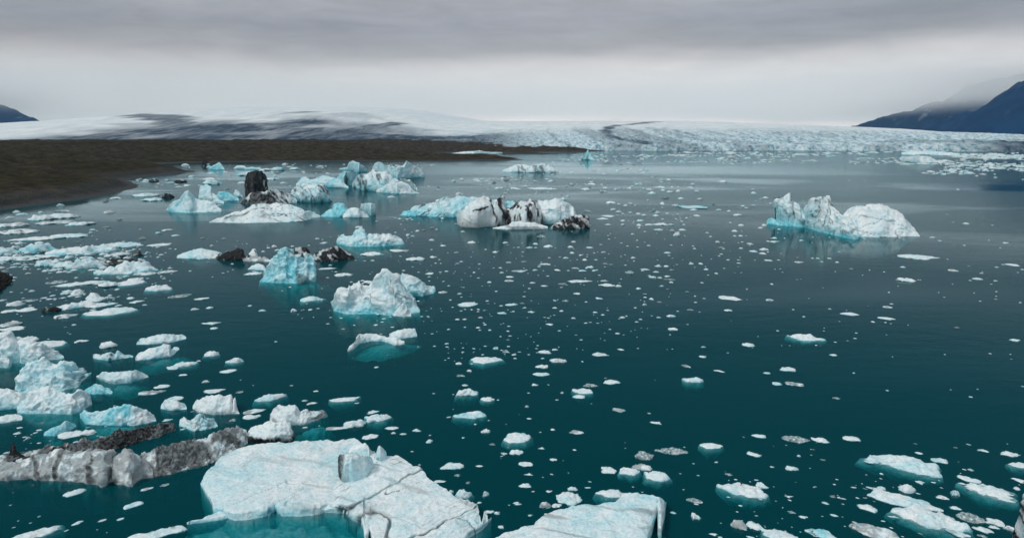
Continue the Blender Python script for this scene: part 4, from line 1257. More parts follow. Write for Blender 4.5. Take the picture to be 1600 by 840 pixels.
# --- the big slab at the bottom
SLAB_CRACKS = [(52, 3.4, .035, .22, -.15), (50, 1.7, .03, .10, .1), (15, 2.6, .03, .12, .2)]
berg('huge flat cyan white ice slab with dark diagonal cracks at the bottom', [
    ('left_plate', loft([(313, 757), (318, 744), (330, 729), (346, 713), (360, 705), (377, 698), (400, 695), (430, 692.5), (455, 691), (480, 689), (500, 688), (514, 686.5), (524, 689), (534, 686.5), (554, 685), (562, 691), (572, 697), (586, 708)],
                        [(313, 757), (322, 774), (330, 786), (334, 800), (345, 804), (366, 813), (385, 812), (405, 808), (420, 805), (430, 797), (440, 805), (470, 806), (500, 803), (514, 797), (530, 800), (560, 812), (586, 820)],
                        h=[.8, 1.1, 1.25, 1.25, 1.2, 1.1, 1.1], rim=.35, kind='melt', sd=131, amp=.20, L=3.2, blue=.22, band=.25, foot=1.5, taper=.05,
                        cracks=SLAB_CRACKS, grain=(50, .6, .12), dirt=d_max(d_cracks(.3), d_layers(.35, .22, .5, .22, .5, sd=63)))),
    ('right_plate', loft([(505, 790), (520, 765), (540, 735), (560, 715), (586, 709), (605, 711.5), (622, 711), (634, 720), (644, 728), (655, 730), (663, 736), (668, 746), (686, 757), (700, 768), (714, 778), (730, 781), (746, 786), (758, 796), (768, 807), (764, 818), (752, 824)],
                         [(505, 800), (518, 800), (536, 803), (556, 814), (568, 821), (578, 832), (572, 850), (590, 880), (640, 900), (705, 880), (732, 840), (754, 828), (768, 812)],
                         h=[1.0, 1.15, 1.25, 1.25, 1.2, 1.0, .8], rim=.35, kind='melt', sd=132, amp=.20, L=2.2, blue=.10, band=.2, foot=1.3, taper=.10,
                         cracks=SLAB_CRACKS, grain=(50, .6, .12), dirt=d_max(d_cracks(.75), d_layers(.3, .25, .5, .3, .5, sd=64)))),
    ('thin_toe', loft([(292, 818), (310, 813), (330, 803), (345, 797), (360, 800)], [(292, 819), (320, 816), (345, 812), (360, 808)], h=.35, kind='melt', sd=133, amp=.05, blue=.15)),
    ('submerged_foot', foot_dome([(300, 800), (380, 790), (480, 790), (590, 800), (640, 850), (600, 900), (450, 920), (300, 900), (205, 850), (240, 822)], .30, 2.6, 134, blue=.95, pw=2.6, amp=.35),
     'turquoise ice shelf under water'),
])


def resting(label, sky, front, h0, T, sd, dirt=None, name='ice_block', cat='ice block', blue=.03):
    """a block lying on the slab's level top"""
    global CAM_H
    keep = CAM_H
    CAM_H = keep - h0
    d = loft(sky, front, T=T, p=.22, rf=.55, pb=.4, kind='rough', sd=sd, amp=.14, L=1.0, blue=blue, band=.05, foot=.02, dirt=dirt)
    CAM_H = keep
    co = d[0]
    co[:, 2] = np.maximum(co[:, 2], -.35) + h0
    berg(label, [('block', (co, d[1], d[2]))], name=name, cat=cat)


resting('square white block of ice with a black left edge standing on the big slab', [(529, 722), (531, 711), (540, 709.5), (557, 709), (570, 711), (580, 714), (585, 721), (584, 730)],
        [(529, 744), (535, 754), (552, 754), (571, 746), (584, 732)], 1.0, 1.9, 141, d_max(lambda u, z, P, ck, v: .9 * (1 - sstep(.04, .20, u + .05 * fbm(P / .4, 3, 65))), d_streaks(.7, .35, .45, .2, sd=66)))
resting('white block with a grey smear behind the square block on the slab', [(543, 704), (548, 698), (560, 694), (571, 693), (575, 697), (577, 705)], [(543, 712), (577, 716)], 1.0, 1.4, 142,
        d_streaks(.9, .8, .2, .2, sd=67, u1=.3))
resting('narrow white block with black specks at the slab edge behind', [(584, 714), (588, 702), (594, 696), (600, 699), (604, 708), (606, 718)], [(584, 722), (594, 724), (606, 719)], 1.0, 1.2, 143,
        d_streaks(.3, .5, .45, .5, sd=68), blue=.05)

berg('white cyan ice slab with a square raised corner, bottom centre', [
    ('plate', loft([(772, 840), (790, 831), (815, 823), (836, 817), (850, 807), (867, 799), (885, 794), (910, 788), (940, 786), (962, 784), (968, 777), (975, 769.5), (995, 770), (1020, 774), (1034, 778), (1043, 780), (1041, 787)],
                   [(772, 850), (800, 880), (850, 900), (920, 910), (1000, 890), (1030, 850), (1029, 826), (1028, 804), (1041, 790)], h=[.7, 1.0, 1.2, 1.4, 1.9, 1.9], rim=.3, kind='melt', sd=144,
                   amp=.2, L=1.8, blue=.2, band=.3, taper=.04, dirt=d_layers(.3, .4, .5, .2, .6, sd=69))),
    ('submerged_foot', foot_dome([(775, 838), (900, 850), (1030, 800), (1058, 812), (1062, 850), (1000, 900), (850, 900), (760, 860)], .4, 2.6, 145)),
])
berg('edge of a white iceberg with black layers at the lower right corner', [
    ('layered_cliff', loft([(1580, 815), (1585, 803), (1592, 785), (1600, 762), (1615, 750), (1640, 748)], [(1580, 850), (1600, 905), (1640, 910)], T=4, p=.35, kind='melt', sd=146, amp=.35, L=1.4, blue=.0, band=.1,
                     dirt=d_layers(.5, .95, .1, .3, sd=70)))])


# ================================================================== FLOES
RNG = random.Random(11)


def blob_outline(w, d, sd, rot=0.0, n=26, rough=0.30, cut=0.0):
    """irregular outline about w metres wide and d deep"""
    r = random.Random(sd)
    m = r.randint(6, 10)                         # corners of a broken shard
    ca_ = np.sort((np.arange(m) + np.array([r.uniform(-.38, .38) for _ in range(m)])) / m * 2 * math.pi)
    cr_ = np.array([r.uniform(1 - 1.35 * rough, 1.0) for _ in range(m)])
    cx, cy = np.cos(ca_) * cr_, np.sin(ca_) * cr_
    cx, cy = np.append(cx, cx[0]), np.append(cy, cy[0])
    sl = np.concatenate([[0], np.cumsum(np.hypot(np.diff(cx), np.diff(cy)))])
    ss = np.linspace(0, sl[-1], n, endpoint=False)
    x, y = np.interp(ss, sl, cx), np.interp(ss, sl, cy)
    P3 = np.column_stack([x * 3.2, y * 3.2, np.full(n, sd * 1.37)])
    jit = 1 + 0.35 * rough * (vnoise(P3, sd) + 0.6 * vnoise(P3 * 2.4, sd + 1))
    x, y = x * jit, y * jit
    x = x / (x.max() - x.min()) * w
    y = y / (y.max() - y.min()) * d
    x -= (x.max() + x.min()) / 2
    y -= (y.max() + y.min()) / 2
    c, s = math.cos(rot), math.sin(rot)
    return np.column_stack([x * c - y * s, x * s + y * c])


def floe_dims(x, y, w, h, r):
    yb = y + h / 2
    base = at(x, yb)
    D = float(np.hypot(base[0], base[1]))
    mpp = D / FPX * math.hypot(1, CAM_H / D)
    wm = w * mpp
    deep = float(np.hypot(*at(x, yb - h)[:2])) - D           # ground depth of the pixel rows
    dm = min(wm * r.uniform(0.55, 0.95), max(deep * 0.80, wm * 0.22))
    # the rest of the visible height is the floe's own
    rest = 1 - dm / max(deep, 1e-3)
    hm = float(np.clip(rest * h * mpp * 0.85, 0.03 * wm + 0.02, 0.42 * wm))
    c = base[:2] * (1 + dm / 2 / D)
    return c, wm, dm, hm, mpp, math.atan2(base[0], base[1])


def named_floe(label, x, y, w, h, sd, kind='melt', blue=.05, dirt=None, dome=.45, under=None, tilt=0.0, group=None, rough=.3, skirt=.12):
    r = random.Random(sd)
    c, wm, dm, hm, mpp, az = floe_dims(x, y, w, h, r)
    rot = -az + r.uniform(-.10, .10)
    ol = blob_outline(wm, dm, sd, rot, 56, rough)
    d = pan(ol, hm, sd, kind=kind, dome=dome, blue=blue, dirt=dirt, mpp=mpp, under=under or (min(.5, .15 * wm) if skirt > .14 else .03), wall=skirt * .55 if skirt > .14 else .02, amp=min(hm * .95, wm * .13), L=max(wm * .2, 3.5 * mpp), ragged=.55)
    co = d[0]
    if tilt:
        co[:, 2] = np.where(co[:, 2] > 0, co[:, 2] * (1 + tilt * co[:, 0] / wm * 2), co[:, 2])
    me = make_mesh('ice_floe', co, d[1], d[2])
    o = link('ice_floe', me, CLEAR if dirt is GREY and blue > .1 else ICE, None, (c[0], c[1], 0))
    return tag(o, label, 'ice floe', group)


GREY = d_all(.45, .8, -.3, 81)
BLACK = d_all(.95, 2, -.9, 82)
SPOT = d_all(.9, 1.2, .15, 83)
NAMED = [
    # lower right
    ('white floe with a black bird standing on it', 1159, 763, 66, 24, dict(dome=.2, rough=.25, skirt=.2)),
    ('long pale floe lying slanted, the widest one at the right', 1404, 722, 90, 24, dict(blue=.18, skirt=.2, dome=.3)),
    ('triangular white floe with two wings near the right edge', 1543, 764, 60, 24, dict(kind='rough', dome=.8, skirt=.2)),
    ('thick white floe with a turquoise foot at the lower right', 1450, 806, 84, 34, dict(skirt=.3, dome=.3, blue=.08)),
    ('greyish broken floe right above the thick white one with turquoise foot', 1412, 781, 86, 22, dict(kind='rough', blue=.2)),
    ('grey white floe slanting at the bottom edge, lower right', 1368, 830, 52, 22, dict(dirt=GREY)),
    ('white floe cut by the bottom edge below the floe with the bird', 1217, 833, 46, 22, dict(kind='rough', skirt=.2)),
    ('greenish clear floe at the bottom edge right of centre', 1281, 832, 40, 15, dict(blue=.5)),
    ('ragged grey floe paired with a white one below the bird', 1154, 816, 23, 19, dict(kind='rough', dirt=GREY)),
    ('white floe paired with a ragged grey one below the bird', 1180, 820, 24, 13, dict()),
    ('small round floe touching the right end of the floe with the bird', 1190, 757, 16, 11, dict(blue=.15)),
    ('small bright white lump left of the slanted grey floe, lower right', 1354, 791, 26, 13, dict(kind='rough', dome=.7)),
    ('ragged upright floe between the long slanted floe and the thick white floe', 1416, 759, 20, 22, dict(kind='rough', blue=.12)),
    ('small pale lump just right of the long slanted floe', 1467, 718, 20, 9, dict(blue=.15)),
    ('low pale floe above the triangular winged one', 1514, 748, 26, 8, dict()),
    ('grey blue floe trailing clear ice below the triangular one', 1518, 808, 32, 16, dict(blue=.3, dirt=GREY)),
    ('oval white floe near the bottom right, above the flat one', 1554, 814, 20, 11, dict()),
    ('flat white floe near the bottom right, left of the corner iceberg', 1535, 826, 24, 9, dict()),
    ('pale floe cut by the right edge of the picture', 1593, 725, 24, 11, dict(skirt=.3)),
    ('small knobbly white floe high above the triangular winged floe', 1578, 708, 22, 9, dict(kind='rough')),
    ('glassy grey floe left of the bright white lump, right of centre', 1243, 685, 38, 11, dict(blue=.25, dirt=GREY)),
    ('bright white lump right of the glassy grey floe', 1281, 686, 23, 10, dict(kind='rough', dome=.7)),
    ('rounded pale floe right of the bright white lump', 1330, 684, 22, 10, dict()),
    ('thin ragged floe above the floe with the bird', 1185, 680, 21, 6, dict(kind='rough')),
    ('white broken floe left above the floe with the bird', 1111, 695, 32, 12, dict(kind='rough', skirt=.25)),
    ('small wedge floe right above the floe with the bird', 1178, 709, 20, 7, dict()),
    ('flat clear floe with a white crest right of the floe with the bird', 1237, 731, 18, 8, dict(blue=.3)),
    # bottom centre
    ('bright white block floe with turquoise below, bottom centre', 809, 682, 41, 18, dict(kind='rough', dome=.2, skirt=.35)),
    ('crescent of clear grey ice, right of the bottom centre', 1048, 703, 48, 13, dict(dirt=GREY, blue=.25)),
    ('round clear grey floe left of the crescent', 1007, 710, 26, 17, dict(dirt=GREY, blue=.2)),
    ('white floe at the left end of the row below the crescent', 951, 733, 24, 13, dict(kind='rough')),
    ('pale floe second from the left in the row below the crescent', 984, 735, 29, 14, dict(blue=.12, skirt=.25)),
    ('grey floe at the back of the row below the crescent', 1003, 728, 28, 13, dict(dirt=GREY)),
    ('white floe at the right end of the row below the crescent', 1026, 742, 34, 17, dict(skirt=.3)),
    ('scooped pale lump above the bottom centre slab', 889, 777, 37, 24, dict(blue=.25, dome=.7)),
    ('small white cap on top of the scooped pale lump', 894, 762, 15, 8, dict()),
    ('slanted white floe with turquoise belly against the slab at bottom centre', 953, 769, 42, 14, dict(skirt=.3)),
    ('greyish knob left of the scooped pale lump', 852, 787, 17, 13, dict(dirt=GREY)),
    ('two humped floe with a turquoise middle above the bright white block floe', 734, 647, 48, 13, dict(blue=.40, skirt=.2)),
    ('wide white floe below the snowy one, left of centre', 729, 612, 31, 12, dict(skirt=.2)),
    ('small crumbly floe right below the wide white one', 761, 622, 20, 9, dict(kind='rough', skirt=.3)),
    ('snowy topped floe in a turquoise rim, centre', 761, 562, 46, 12, dict(kind='rough', dome=.15, skirt=.38)),
    ('clear ridged floe at the right tip of the big slab', 706, 727, 36, 12, dict(blue=.3)),
    ('pale lump with turquoise foot beside the right rim of the big slab', 725, 769, 26, 17, dict(blue=.3, skirt=.3)),
    ('grey pinkish rough floe, centre right', 901, 674, 22, 8, dict(dirt=GREY, kind='rough')),
    ('white floe with a bent end above the slab at bottom centre', 821, 724, 22, 9, dict(kind='rough')),
    ('small white boat shaped floe below the bent one', 820, 757, 20, 9, dict()),
    ('white wedge floe right of the bright block floe', 807, 705, 20, 10, dict(dome=.7)),
    # centre
    ('white floe, middle one of three stacked right of centre', 910, 610, 30, 10, dict(skirt=.2)),
    ('thin grey floe, upper one of three stacked right of centre', 923, 601, 24, 6, dict(dirt=GREY, blue=.15)),
    ('small floe, lower one of three stacked right of centre', 904, 619, 20, 6, dict()),
    ('bright white loaf shaped floe right of centre', 956, 596, 27, 8, dict(dome=.4)),
    ('pinkish rough floe, right of centre', 938, 553, 26, 7, dict(kind='rough', dirt=d_all(.16, .6, -.3, 84))),
    ('grey flecked round floe above the open centre water', 872, 562, 27, 9, dict(dirt=d_all(.3, .6, -.1, 85))),
    ('low pale floe with a raised end, centre', 851, 549, 20, 6, dict()),
    ('low pale floe below the grey flecked round one', 846, 572, 20, 6, dict(blue=.12)),
    ('thin pale floe, lower of the pair below the grey flecked one', 845, 584, 26, 6, dict(blue=.12)),
    ('dome shaped floe with a turquoise rim alone on the open water at the right', 1259, 526, 46, 13, dict(dome=.9, skirt=.25, kind='rough')),
    ('white wedge floe alone right of centre', 1169, 538, 20, 7, dict()),
    ('clear topped floe with a turquoise foot right of centre', 1083, 593, 27, 9, dict(blue=.3, skirt=.3)),
    ('grey glassy wedge floe below the loaf shaped one', 967, 640, 20, 7, dict(dirt=GREY)),
    ('dark grey jagged floe low on the open water at the right', 1241, 599, 28, 6, dict(dirt=d_all(.6, .6, -.3, 86))),
    ('jagged clear floe left of the dark grey jagged one', 1214, 598, 14, 7, dict(blue=.25, kind='rough')),
    ('white crusted floe above the dark grey jagged one', 1231, 576, 21, 7, dict()),
    ('long bumpy white floe right of centre on open water', 1141, 465, 35, 7, dict(kind='rough', dome=.2)),
    ('long low pale floe in front of the saddle shaped iceberg', 1435, 401, 50, 8, dict(blue=.15, kind='rough')),
    ('short pale log of ice below the long low floe at the right', 1415, 437, 24, 6, dict(blue=.12)),
    ('thin bent white floe on the open water at the right', 1327, 490, 26, 5, dict()),
    ('thin straight white floe right of the thin bent one', 1385, 497, 23, 4, dict()),
    ('white floe with a drawn out tail right of the sculpted iceberg', 730, 475, 33, 8, dict(dome=.7)),
    ('pale turquoise humped floe right of the tailed white one', 799, 475, 22, 5, dict(blue=.3)),
    ('cyan bar of ice on the far open water, centre right', 1083, 323, 44, 5, dict(blue=.5)),
    ('cyan lens shaped floe below the craggy turquoise iceberg', 489, 466, 37, 9, dict(blue=.45, skirt=.2)),
    ('dark streaked small floe behind the sculpted iceberg', 558, 450, 20, 6, dict(dirt=SPOT)),
    ('flat white floe right of the craggy turquoise iceberg', 537, 428, 28, 7, dict(kind='rough')),
    ('long flat white floe under the leaning white and cyan iceberg', 582, 396, 38, 7, dict()),
    ('flat floe right of the long one under the leaning iceberg', 624, 391, 30, 5, dict()),
    ('pointed flat white floe right of the leaning white and cyan iceberg', 649, 404, 28, 6, dict()),
    ('thin flat floe in front of the grey striped iceberg', 512, 419, 28, 3, dict()),
    ('flat white bar of ice left of the craggy turquoise iceberg', 396, 427, 27, 5, dict()),
    # left side
    ('long white floe with a turquoise rim alone at the left', 173, 486, 62, 12, dict(skirt=.2)),
    ('flat white floe above the long turquoise rimmed one', 157, 476, 42, 8, dict()),
    ('wide flat floe left of the flat white one, left side', 122, 476, 46, 12, dict(kind='rough')),
    ('pointed white lump on the pack above the wide flat floe', 149, 459, 20, 18, dict(dome=.9)),
    ('round topped pair of white lumps left of the pointed one', 122, 456, 18, 11, dict(dome=.8)),
    ('white floe under the pointed white lump', 150, 467, 30, 9, dict()),
    ('pale round floe left of the round topped pair', 105, 456, 16, 8, dict(blue=.25)),
    ('white oval floe alone right of the cross shaped pair', 249, 449, 31, 10, dict(skirt=.25)),
    ('long white bar laid across another in the cross shaped pair', 203, 441, 40, 9, dict(kind='rough', skirt=.2)),
    ('white lump at the left end of the cross shaped pair', 171, 444, 24, 9, dict(dome=.7)),
    ('short white bar behind the cross shaped pair', 212, 436, 20, 6, dict()),
    ('thin long sliver of ice, left side', 130, 443, 60, 5, dict()),
    ('black ash streaked floe beside the white one, left side', 180, 408, 52, 11, dict(dirt=BLACK, kind='rough')),
    ('white floe in front of the black ash streaked one', 203, 417, 74, 21, dict(kind='rough', blue=.25, skirt=.2)),
    ('grey floe at the right end of the white one, left side', 226, 427, 30, 6, dict(dirt=GREY)),
    ('small white wedge with a black tip above the ash streaked floe', 186, 397, 28, 7, dict(dirt=SPOT)),
    ('small black topped lump of ice alone on the left water', 217, 394, 13, 10, dict(dirt=BLACK, dome=.8)),
    ('big white ridged floe in the left pack', 131, 390, 84, 16, dict(kind='rough', blue=.12)),
    ('long cyan floe behind the ridged one in the left pack', 187, 382, 54, 10, dict(kind='rough', blue=.3)),
    ('bright turquoise sided floe in the left pack', 61, 387, 44, 15, dict(kind='rough', blue=.6)),
    ('broad white floe above the left pack', 109, 368, 44, 7, dict()),
    ('long low floe above the turquoise sided one', 56, 373, 66, 6, dict(kind='rough', blue=.12)),
    ('dirty tipped white floe near the left edge', 28, 361, 46, 9, dict(kind='rough', dirt=SPOT)),
    ('grey speckled floe above the dirty tipped one', 22, 351, 34, 7, dict(kind='rough', dirt=GREY)),
    ('flat floe with a pointed right end, upper left water', 126, 349, 36, 6, dict()),
    ('white floe nearest the brown headland in the left pack', 100, 338, 36, 6, dict()),
    ('white floe left of the one nearest the headland', 65, 341, 28, 7, dict()),
    ('grey floe below the ones nearest the headland', 85, 347, 44, 6, dict(dirt=GREY)),
    ('white and cyan floe, left one of the lower pack cluster', 78, 410, 32, 10, dict(kind='rough', blue=.2)),
    ('white and cyan floe, middle one of the lower pack cluster', 105, 413, 34, 10, dict(kind='rough', blue=.2)),
    ('thick cyan floe at the right of the lower pack cluster', 138, 410, 44, 17, dict(kind='rough', blue=.3, skirt=.2)),
    ('flat floe with dark lumps left of the lower pack cluster', 52, 402, 60, 9, dict(kind='rough', dirt=SPOT)),
    ('pale floe at the very left of the pack', 8, 392, 34, 12, dict(kind='rough', blue=.2)),
    ('low pale floe left below the very left one in the pack', 10, 404, 36, 9, dict(kind='rough', blue=.15)),
    ('grey flat floe right of the left pack', 262, 424, 27, 5, dict(dirt=GREY)),
    ('flat white floe left of the low shelf iceberg', 249, 382, 31, 5, dict()),
    ('oval floe near the left edge, above the ribbed iceberg', 16, 506, 23, 9, dict(dirt=GREY)),
    ('oval floe just above the ribbed iceberg', 20, 513, 28, 8, dict()),
    ('rounded white floe behind the ribbed iceberg', 38, 530, 31, 10, dict()),
    ('square ended white floe right of the ribbed iceberg', 71, 538, 44, 12, dict(skirt=.3)),
    ('black twig shaped chunk of dirty ice, left side', 81, 483, 24, 9, dict(dirt=BLACK, kind='rough')),
    ('pale lump with dark base right below the black twig shaped chunk', 103, 493, 26, 9, dict(kind='rough', dirt=SPOT)),
    ('oval white floe left of the turquoise rimmed long one', 40, 484, 25, 6, dict()),
    ('white floe above the oval one, left side', 26, 474, 20, 8, dict()),
    ('tilted spoon shaped floe, left of centre', 170, 538, 22, 11, dict()),
    ('white floe tilted up right of the turquoise ringed one', 330, 551, 20, 10, dict(skirt=.25)),
    ('crested little floe right of the tilted one', 367, 562, 23, 10, dict(dome=.9, skirt=.25)),
    ('low floe with a tail below the crested little one', 357, 579, 24, 6, dict()),
    ('cyan floe with white rim left of the low tailed one', 290, 568, 28, 9, dict(blue=.3, skirt=.25)),
    ('small white lump in front of the cyan floe with white rim', 270, 574, 18, 7, dict()),
    ('grey brown dirty floe below the white ledge floe', 238, 612, 34, 8, dict(dirt=d_all(.55, .8, -.4, 87))),
    ('white floe above the grey brown dirty one', 253, 603, 21, 6, dict()),
    ('oblong pale floe above the off white boulder', 336, 610, 29, 8, dict()),
    ('tilted white and cyan floe, left of centre below', 423, 620, 42, 14, dict(blue=.25, skirt=.2)),
    ('long oval floe right of the striped back block', 539, 623, 44, 8, dict(skirt=.2)),
    ('upper grey white floe of two by the layered iceberg', 398, 641, 32, 9, dict(kind='rough', dirt=GREY)),
    ('lower white floe of two by the layered iceberg', 393, 650, 24, 9, dict()),
    ('clear ice sheet behind the white trapezoid', 272, 622, 24, 7, dict(blue=.3)),
    ('curled white floe on dark clear ice right of the layered iceberg', 553, 660, 34, 15, dict(kind='rough', blue=.12)),
    ('thin dirty floe left of the curled white one', 528, 668, 36, 5, dict(dirt=GREY)),
    ('big oval pale floe right of the curled one', 592, 652, 36, 13, dict(blue=.15, skirt=.25)),
    ('ragged white floe behind the top of the big slab', 579, 681, 26, 9, dict(kind='rough')),
    ('crumbly low floe right above the big slab', 612, 668, 22, 6, dict(kind='rough')),
    ('pointed white floe beside the dark rubble arm', 111, 678, 28, 11, dict()),
    ('small round floe above the dark rubble arm', 138, 675, 18, 9, dict()),
    ('pale floe in front of the lobed cliffs', 117, 768, 26, 10, dict(blue=.1)),
    ('sunken pale floe left of the big slab', 208, 788, 24, 9, dict(blue=.35)),
    ('white floe at the bottom left edge', 51, 834, 60, 14, dict(skirt=.2)),
    ('white floe in the turquoise water at the left foot of the big slab', 248, 832, 72, 16, dict(dome=.3)),
    # far
    ('chain of small white floes on the far open water', 847, 294, 50, 4, dict(kind='rough')),
    ('long chain of white ice bits, centre', 906, 439, 39, 5, dict(kind='rough', rough=.5)),
    ('long white floe right of the chain of ice bits', 948, 445, 26, 5, dict()),
    ('white bar of ice on the far water right of the dirty iceberg', 1032, 350, 22, 4, dict()),
    ('cluster floe with dark spike off the far headland', 262, 303, 16, 12, dict(dirt=BLACK, dome=.9)),
    ('pale cyan floe left of the dark spike off the headland', 228, 304, 32, 6, dict(blue=.3, kind='rough')),
    ('low cyan floe below the dark spike off the headland', 237, 312, 28, 5, dict(blue=.3)),
    ('cyan floe behind the knob of the wedge iceberg', 334, 285, 26, 6, dict(blue=.35)),
    ('flat cyan floe behind the black tower', 384, 272, 28, 5, dict(blue=.3)),
    ('small cyan floe, left of three on the far water', 436, 264, 16, 5, dict(blue=.5)),
    ('small cyan floe, right of three on the far water', 461, 263, 16, 4, dict(blue=.5)),
    ('low dark floe, right of two off the far headland', 283, 283, 18, 4, dict(dirt=BLACK)),
    ('low dark floe, left of two off the far headland', 240, 282, 12, 4, dict(dirt=BLACK)),
]
for i, (lb, x, y, w, h, kw) in enumerate(NAMED):
    named_floe(lb, x, y, w, h, 300 + i, **kw)

# small chips: x, y, width and (sometimes) height in photo pixels
CH = '''693,439,5 765,440,8 795,438,17,4 797,432,15 832,441,10 850,446,12 827,450,5 878,443,14 944,438,13 701,446,5 692,456,15,5 718,458,9 704,468,5
783,477,7 816,473,8 884,469,13 901,458,12 936,466,13 867,480,8 916,471,5 785,488,17,5 802,486,5 830,487,12 758,484,8 747,486,5 737,483,4 820,480,5 930,487,7 942,491,6 877,485,7
715,498,8 726,498,8 751,495,8 756,504,4 783,506,4 858,506,13,4 857,496,5 896,496,8 915,504,6 747,511,8 795,509,6 750,515,5 765,515,6 797,524,6 794,530,6 782,525,4 698,536,7 679,540,5
775,543,10,5 791,548,15,6 803,553,8 805,559,6 867,545,10 848,559,6 910,564,4 717,567,11,5 733,578,10,5 720,586,15,5 908,530,5 945,531,4 840,539,4
727,601,11,4 678,614,5 778,624,4 835,600,12,5 826,613,5 878,612,5,5 870,624,6 823,634,7,4 946,590,5 701,651,8,3 743,662,5,3 764,656,4 759,672,15,8 651,671,15,6 670,688,12,7 672,679,4 724,683,5,3
769,693,11,5 794,698,5,3 787,708,11,6 827,653,8,3 864,670,7,4 847,699,10,5 898,702,6 865,717,12,6 749,727,11,4
929,487,6 972,495,10 979,493,4 995,502,7 1029,495,8 1049,493,14,5 1079,483,11 1138,484,13,4 1051,513,16,6 1047,522,3 1239,483,4 1256,494,4 1215,516,4 1317,489,6 965,520,8 970,545,10,4 1099,541,8 1098,556,12,5
1303,554,12,4 1072,571,15,5 1124,579,17,3 1198,582,10 1014,645,6 1025,659,19,6 1307,621,13,4 1162,682,4
1246,402,5 1269,403,5 1296,403,6 1249,409,14 1308,409,5 1488,422,14,4 1579,413,20,4 1558,417,5 1528,435,14 1389,456,3 1393,474,5 1386,479,14,4 1364,502,6 1495,511,7 1324,532,4 1586,531,13,4 1334,582,4 1594,472,3
1033,281,9 1045,280,8 1082,287,9 1130,283,17 924,287,15 893,287,9 885,290,6 988,290,5 946,293,8 915,295,15 940,298,9 962,295,7 1014,295,13 1031,292,17 1079,292,13 1019,301,14,4 1047,299,13 1059,298,8 1089,298,9
1040,308,12 1064,309,10 1093,310,9 954,316,15,4 967,318,6 985,317,9 1035,317,8,5 1013,312,5 1056,320,12 1083,327,12 1115,318,6 1177,295,6 1177,301,9 1196,308,9 1214,307,10 1123,327,9 1139,329,7 917,329,16 966,330,10 973,333,6
985,331,7 1028,331,9 1006,335,7 1024,336,10 1089,336,14 1153,335,15 949,337,22,4 942,341,20 973,344,8 1000,344,14 1141,347,6 950,350,10 973,350,8 998,351,9 1014,350,14 1048,350,12 1029,358,16 1050,359,8 1066,358,12 1158,351,9
1188,355,7 1194,351,8 988,365,6 1058,366,10,5 1105,363,6 1148,360,10 1110,369,5 1121,377,8 1148,368,5 1208,377,18,4 1210,371,7 896,377,9 891,385,10 921,386,13 894,394,9 907,398,6 943,393,8 1014,383,7 1043,394,11 1127,386,9 1158,387,6
1172,380,11 1177,392,16 1194,389,14,4 1192,395,12 989,402,9 946,411,10 884,402,10 914,405,8 899,418,13 922,417,12,5 928,422,8 910,422,14 983,424,16,6 1008,420,14 1004,422,6 1028,415,10 1041,415,8 1025,424,9 1050,421,9 1080,411,8 1095,411,9 1103,420,8 1201,406,14
1020,432,14,4 1031,433,8 1043,431,10 1046,436,20 1049,440,8 1034,446,8 1043,451,6 998,450,9 966,446,11,4 1018,466,8,4 1007,475,8 1031,471,8 1086,462,4 1074,455,7 1202,468,13,4 1206,443,6 1167,451,3 1097,441,5 968,442,5
709,282,8 722,279,9 744,280,14 772,284,8 792,280,10 780,293,17 804,294,18 821,290,8 860,282,10 880,310,12,4 717,301,10 612,307,14 714,349,9 675,355,8 662,359,7 652,360,7 638,366,8 645,368,8 675,374,9 692,383,10 737,378,13,4 790,378,9 846,368,16,5 837,380,9
856,384,15,5 827,386,13 774,393,9 759,389,4 677,401,13,4 721,408,6 749,412,6 795,409,9 819,408,9,4 851,412,22,4 741,425,5 784,425,8 811,423,24,5 836,421,9 871,421,12 672,427,16
167,354,12 186,342,8 262,359,15 247,363,9 274,367,12 297,423,5 215,471,20,4 205,465,12 172,465,12 45,469,20,5 127,532,17,5 88,440,28,6 90,446,18 280,462,28,6 316,466,22,4 328,505,28,5 335,512,13 304,482,13 327,480,10 12,486,16
180,309,18 164,313,8 36,334,15 16,339,12 97,329,20 94,320,10 64,331,7 26,330,8 170,331,15,4 267,285,12 330,278,18,4 300,275,12 290,257,12 430,264,20,4 415,265,18 405,262,8 445,256,10 427,279,15 425,279,18,3 327,279,18 377,285,12
429,385,9 507,379,15 496,372,7 560,354,11 317,371,7 350,372,7 428,384,8 434,390,10 574,440,22,6 410,484,11 485,483,7 459,484,9,6 390,477,6 512,433,6 587,507,7 588,573,8 431,533,5
286,585,12 322,595,12,5 374,612,13,4 476,625,10,4 487,629,18,5 364,655,12,6 261,655,15,5 311,563,7 494,610,8 581,643,22,6 615,675,8,5 630,677,10,4 686,751,20,6 715,741,11,6 731,753,7,5 758,770,12,10 705,767,8,8 749,784,7,4 763,799,15,5
777,800,10,7 783,821,10,8 807,785,11,5 827,740,14,5 862,740,6 858,767,11,5 833,767,5 869,789,15,7 829,804,8,4 853,802,6 809,786,12,5 918,761,10,3 1052,800,9,4 1063,739,4
1119,721,6,3 1139,740,13,5 1248,711,6,5 1232,775,12,5 1301,775,8,4 1311,776,5,4 1290,785,10,4 1237,799,12,5 1255,807,13,5 1303,804,13,5 1086,781,20,9 1087,806,15,13 1115,834,14,5 1172,838,12,4 1335,822,14,10 1436,707,10,4 1357,721,15,4 1377,739,6,4
1535,703,14,4 1517,733,7,4 1590,749,16,7 1589,762,8,6 1437,753,12,7 1376,761,13,7 1360,761,11,4 1434,770,7 1491,767,12,14 1472,776,16,8 1491,792,15,7 1396,806,15,4 1380,813,6 1578,824,15,9 1335,815,8,4 1496,833,30,12 1535,836,14,5
1551,822,14,6 257,757,14,5 229,763,18,5 120,816,14,5 188,810,9,5 26,676,8,4 44,683,7,5 120,689,8,4 12,706,9,4 160,812,10,4'''
CHIPS = []
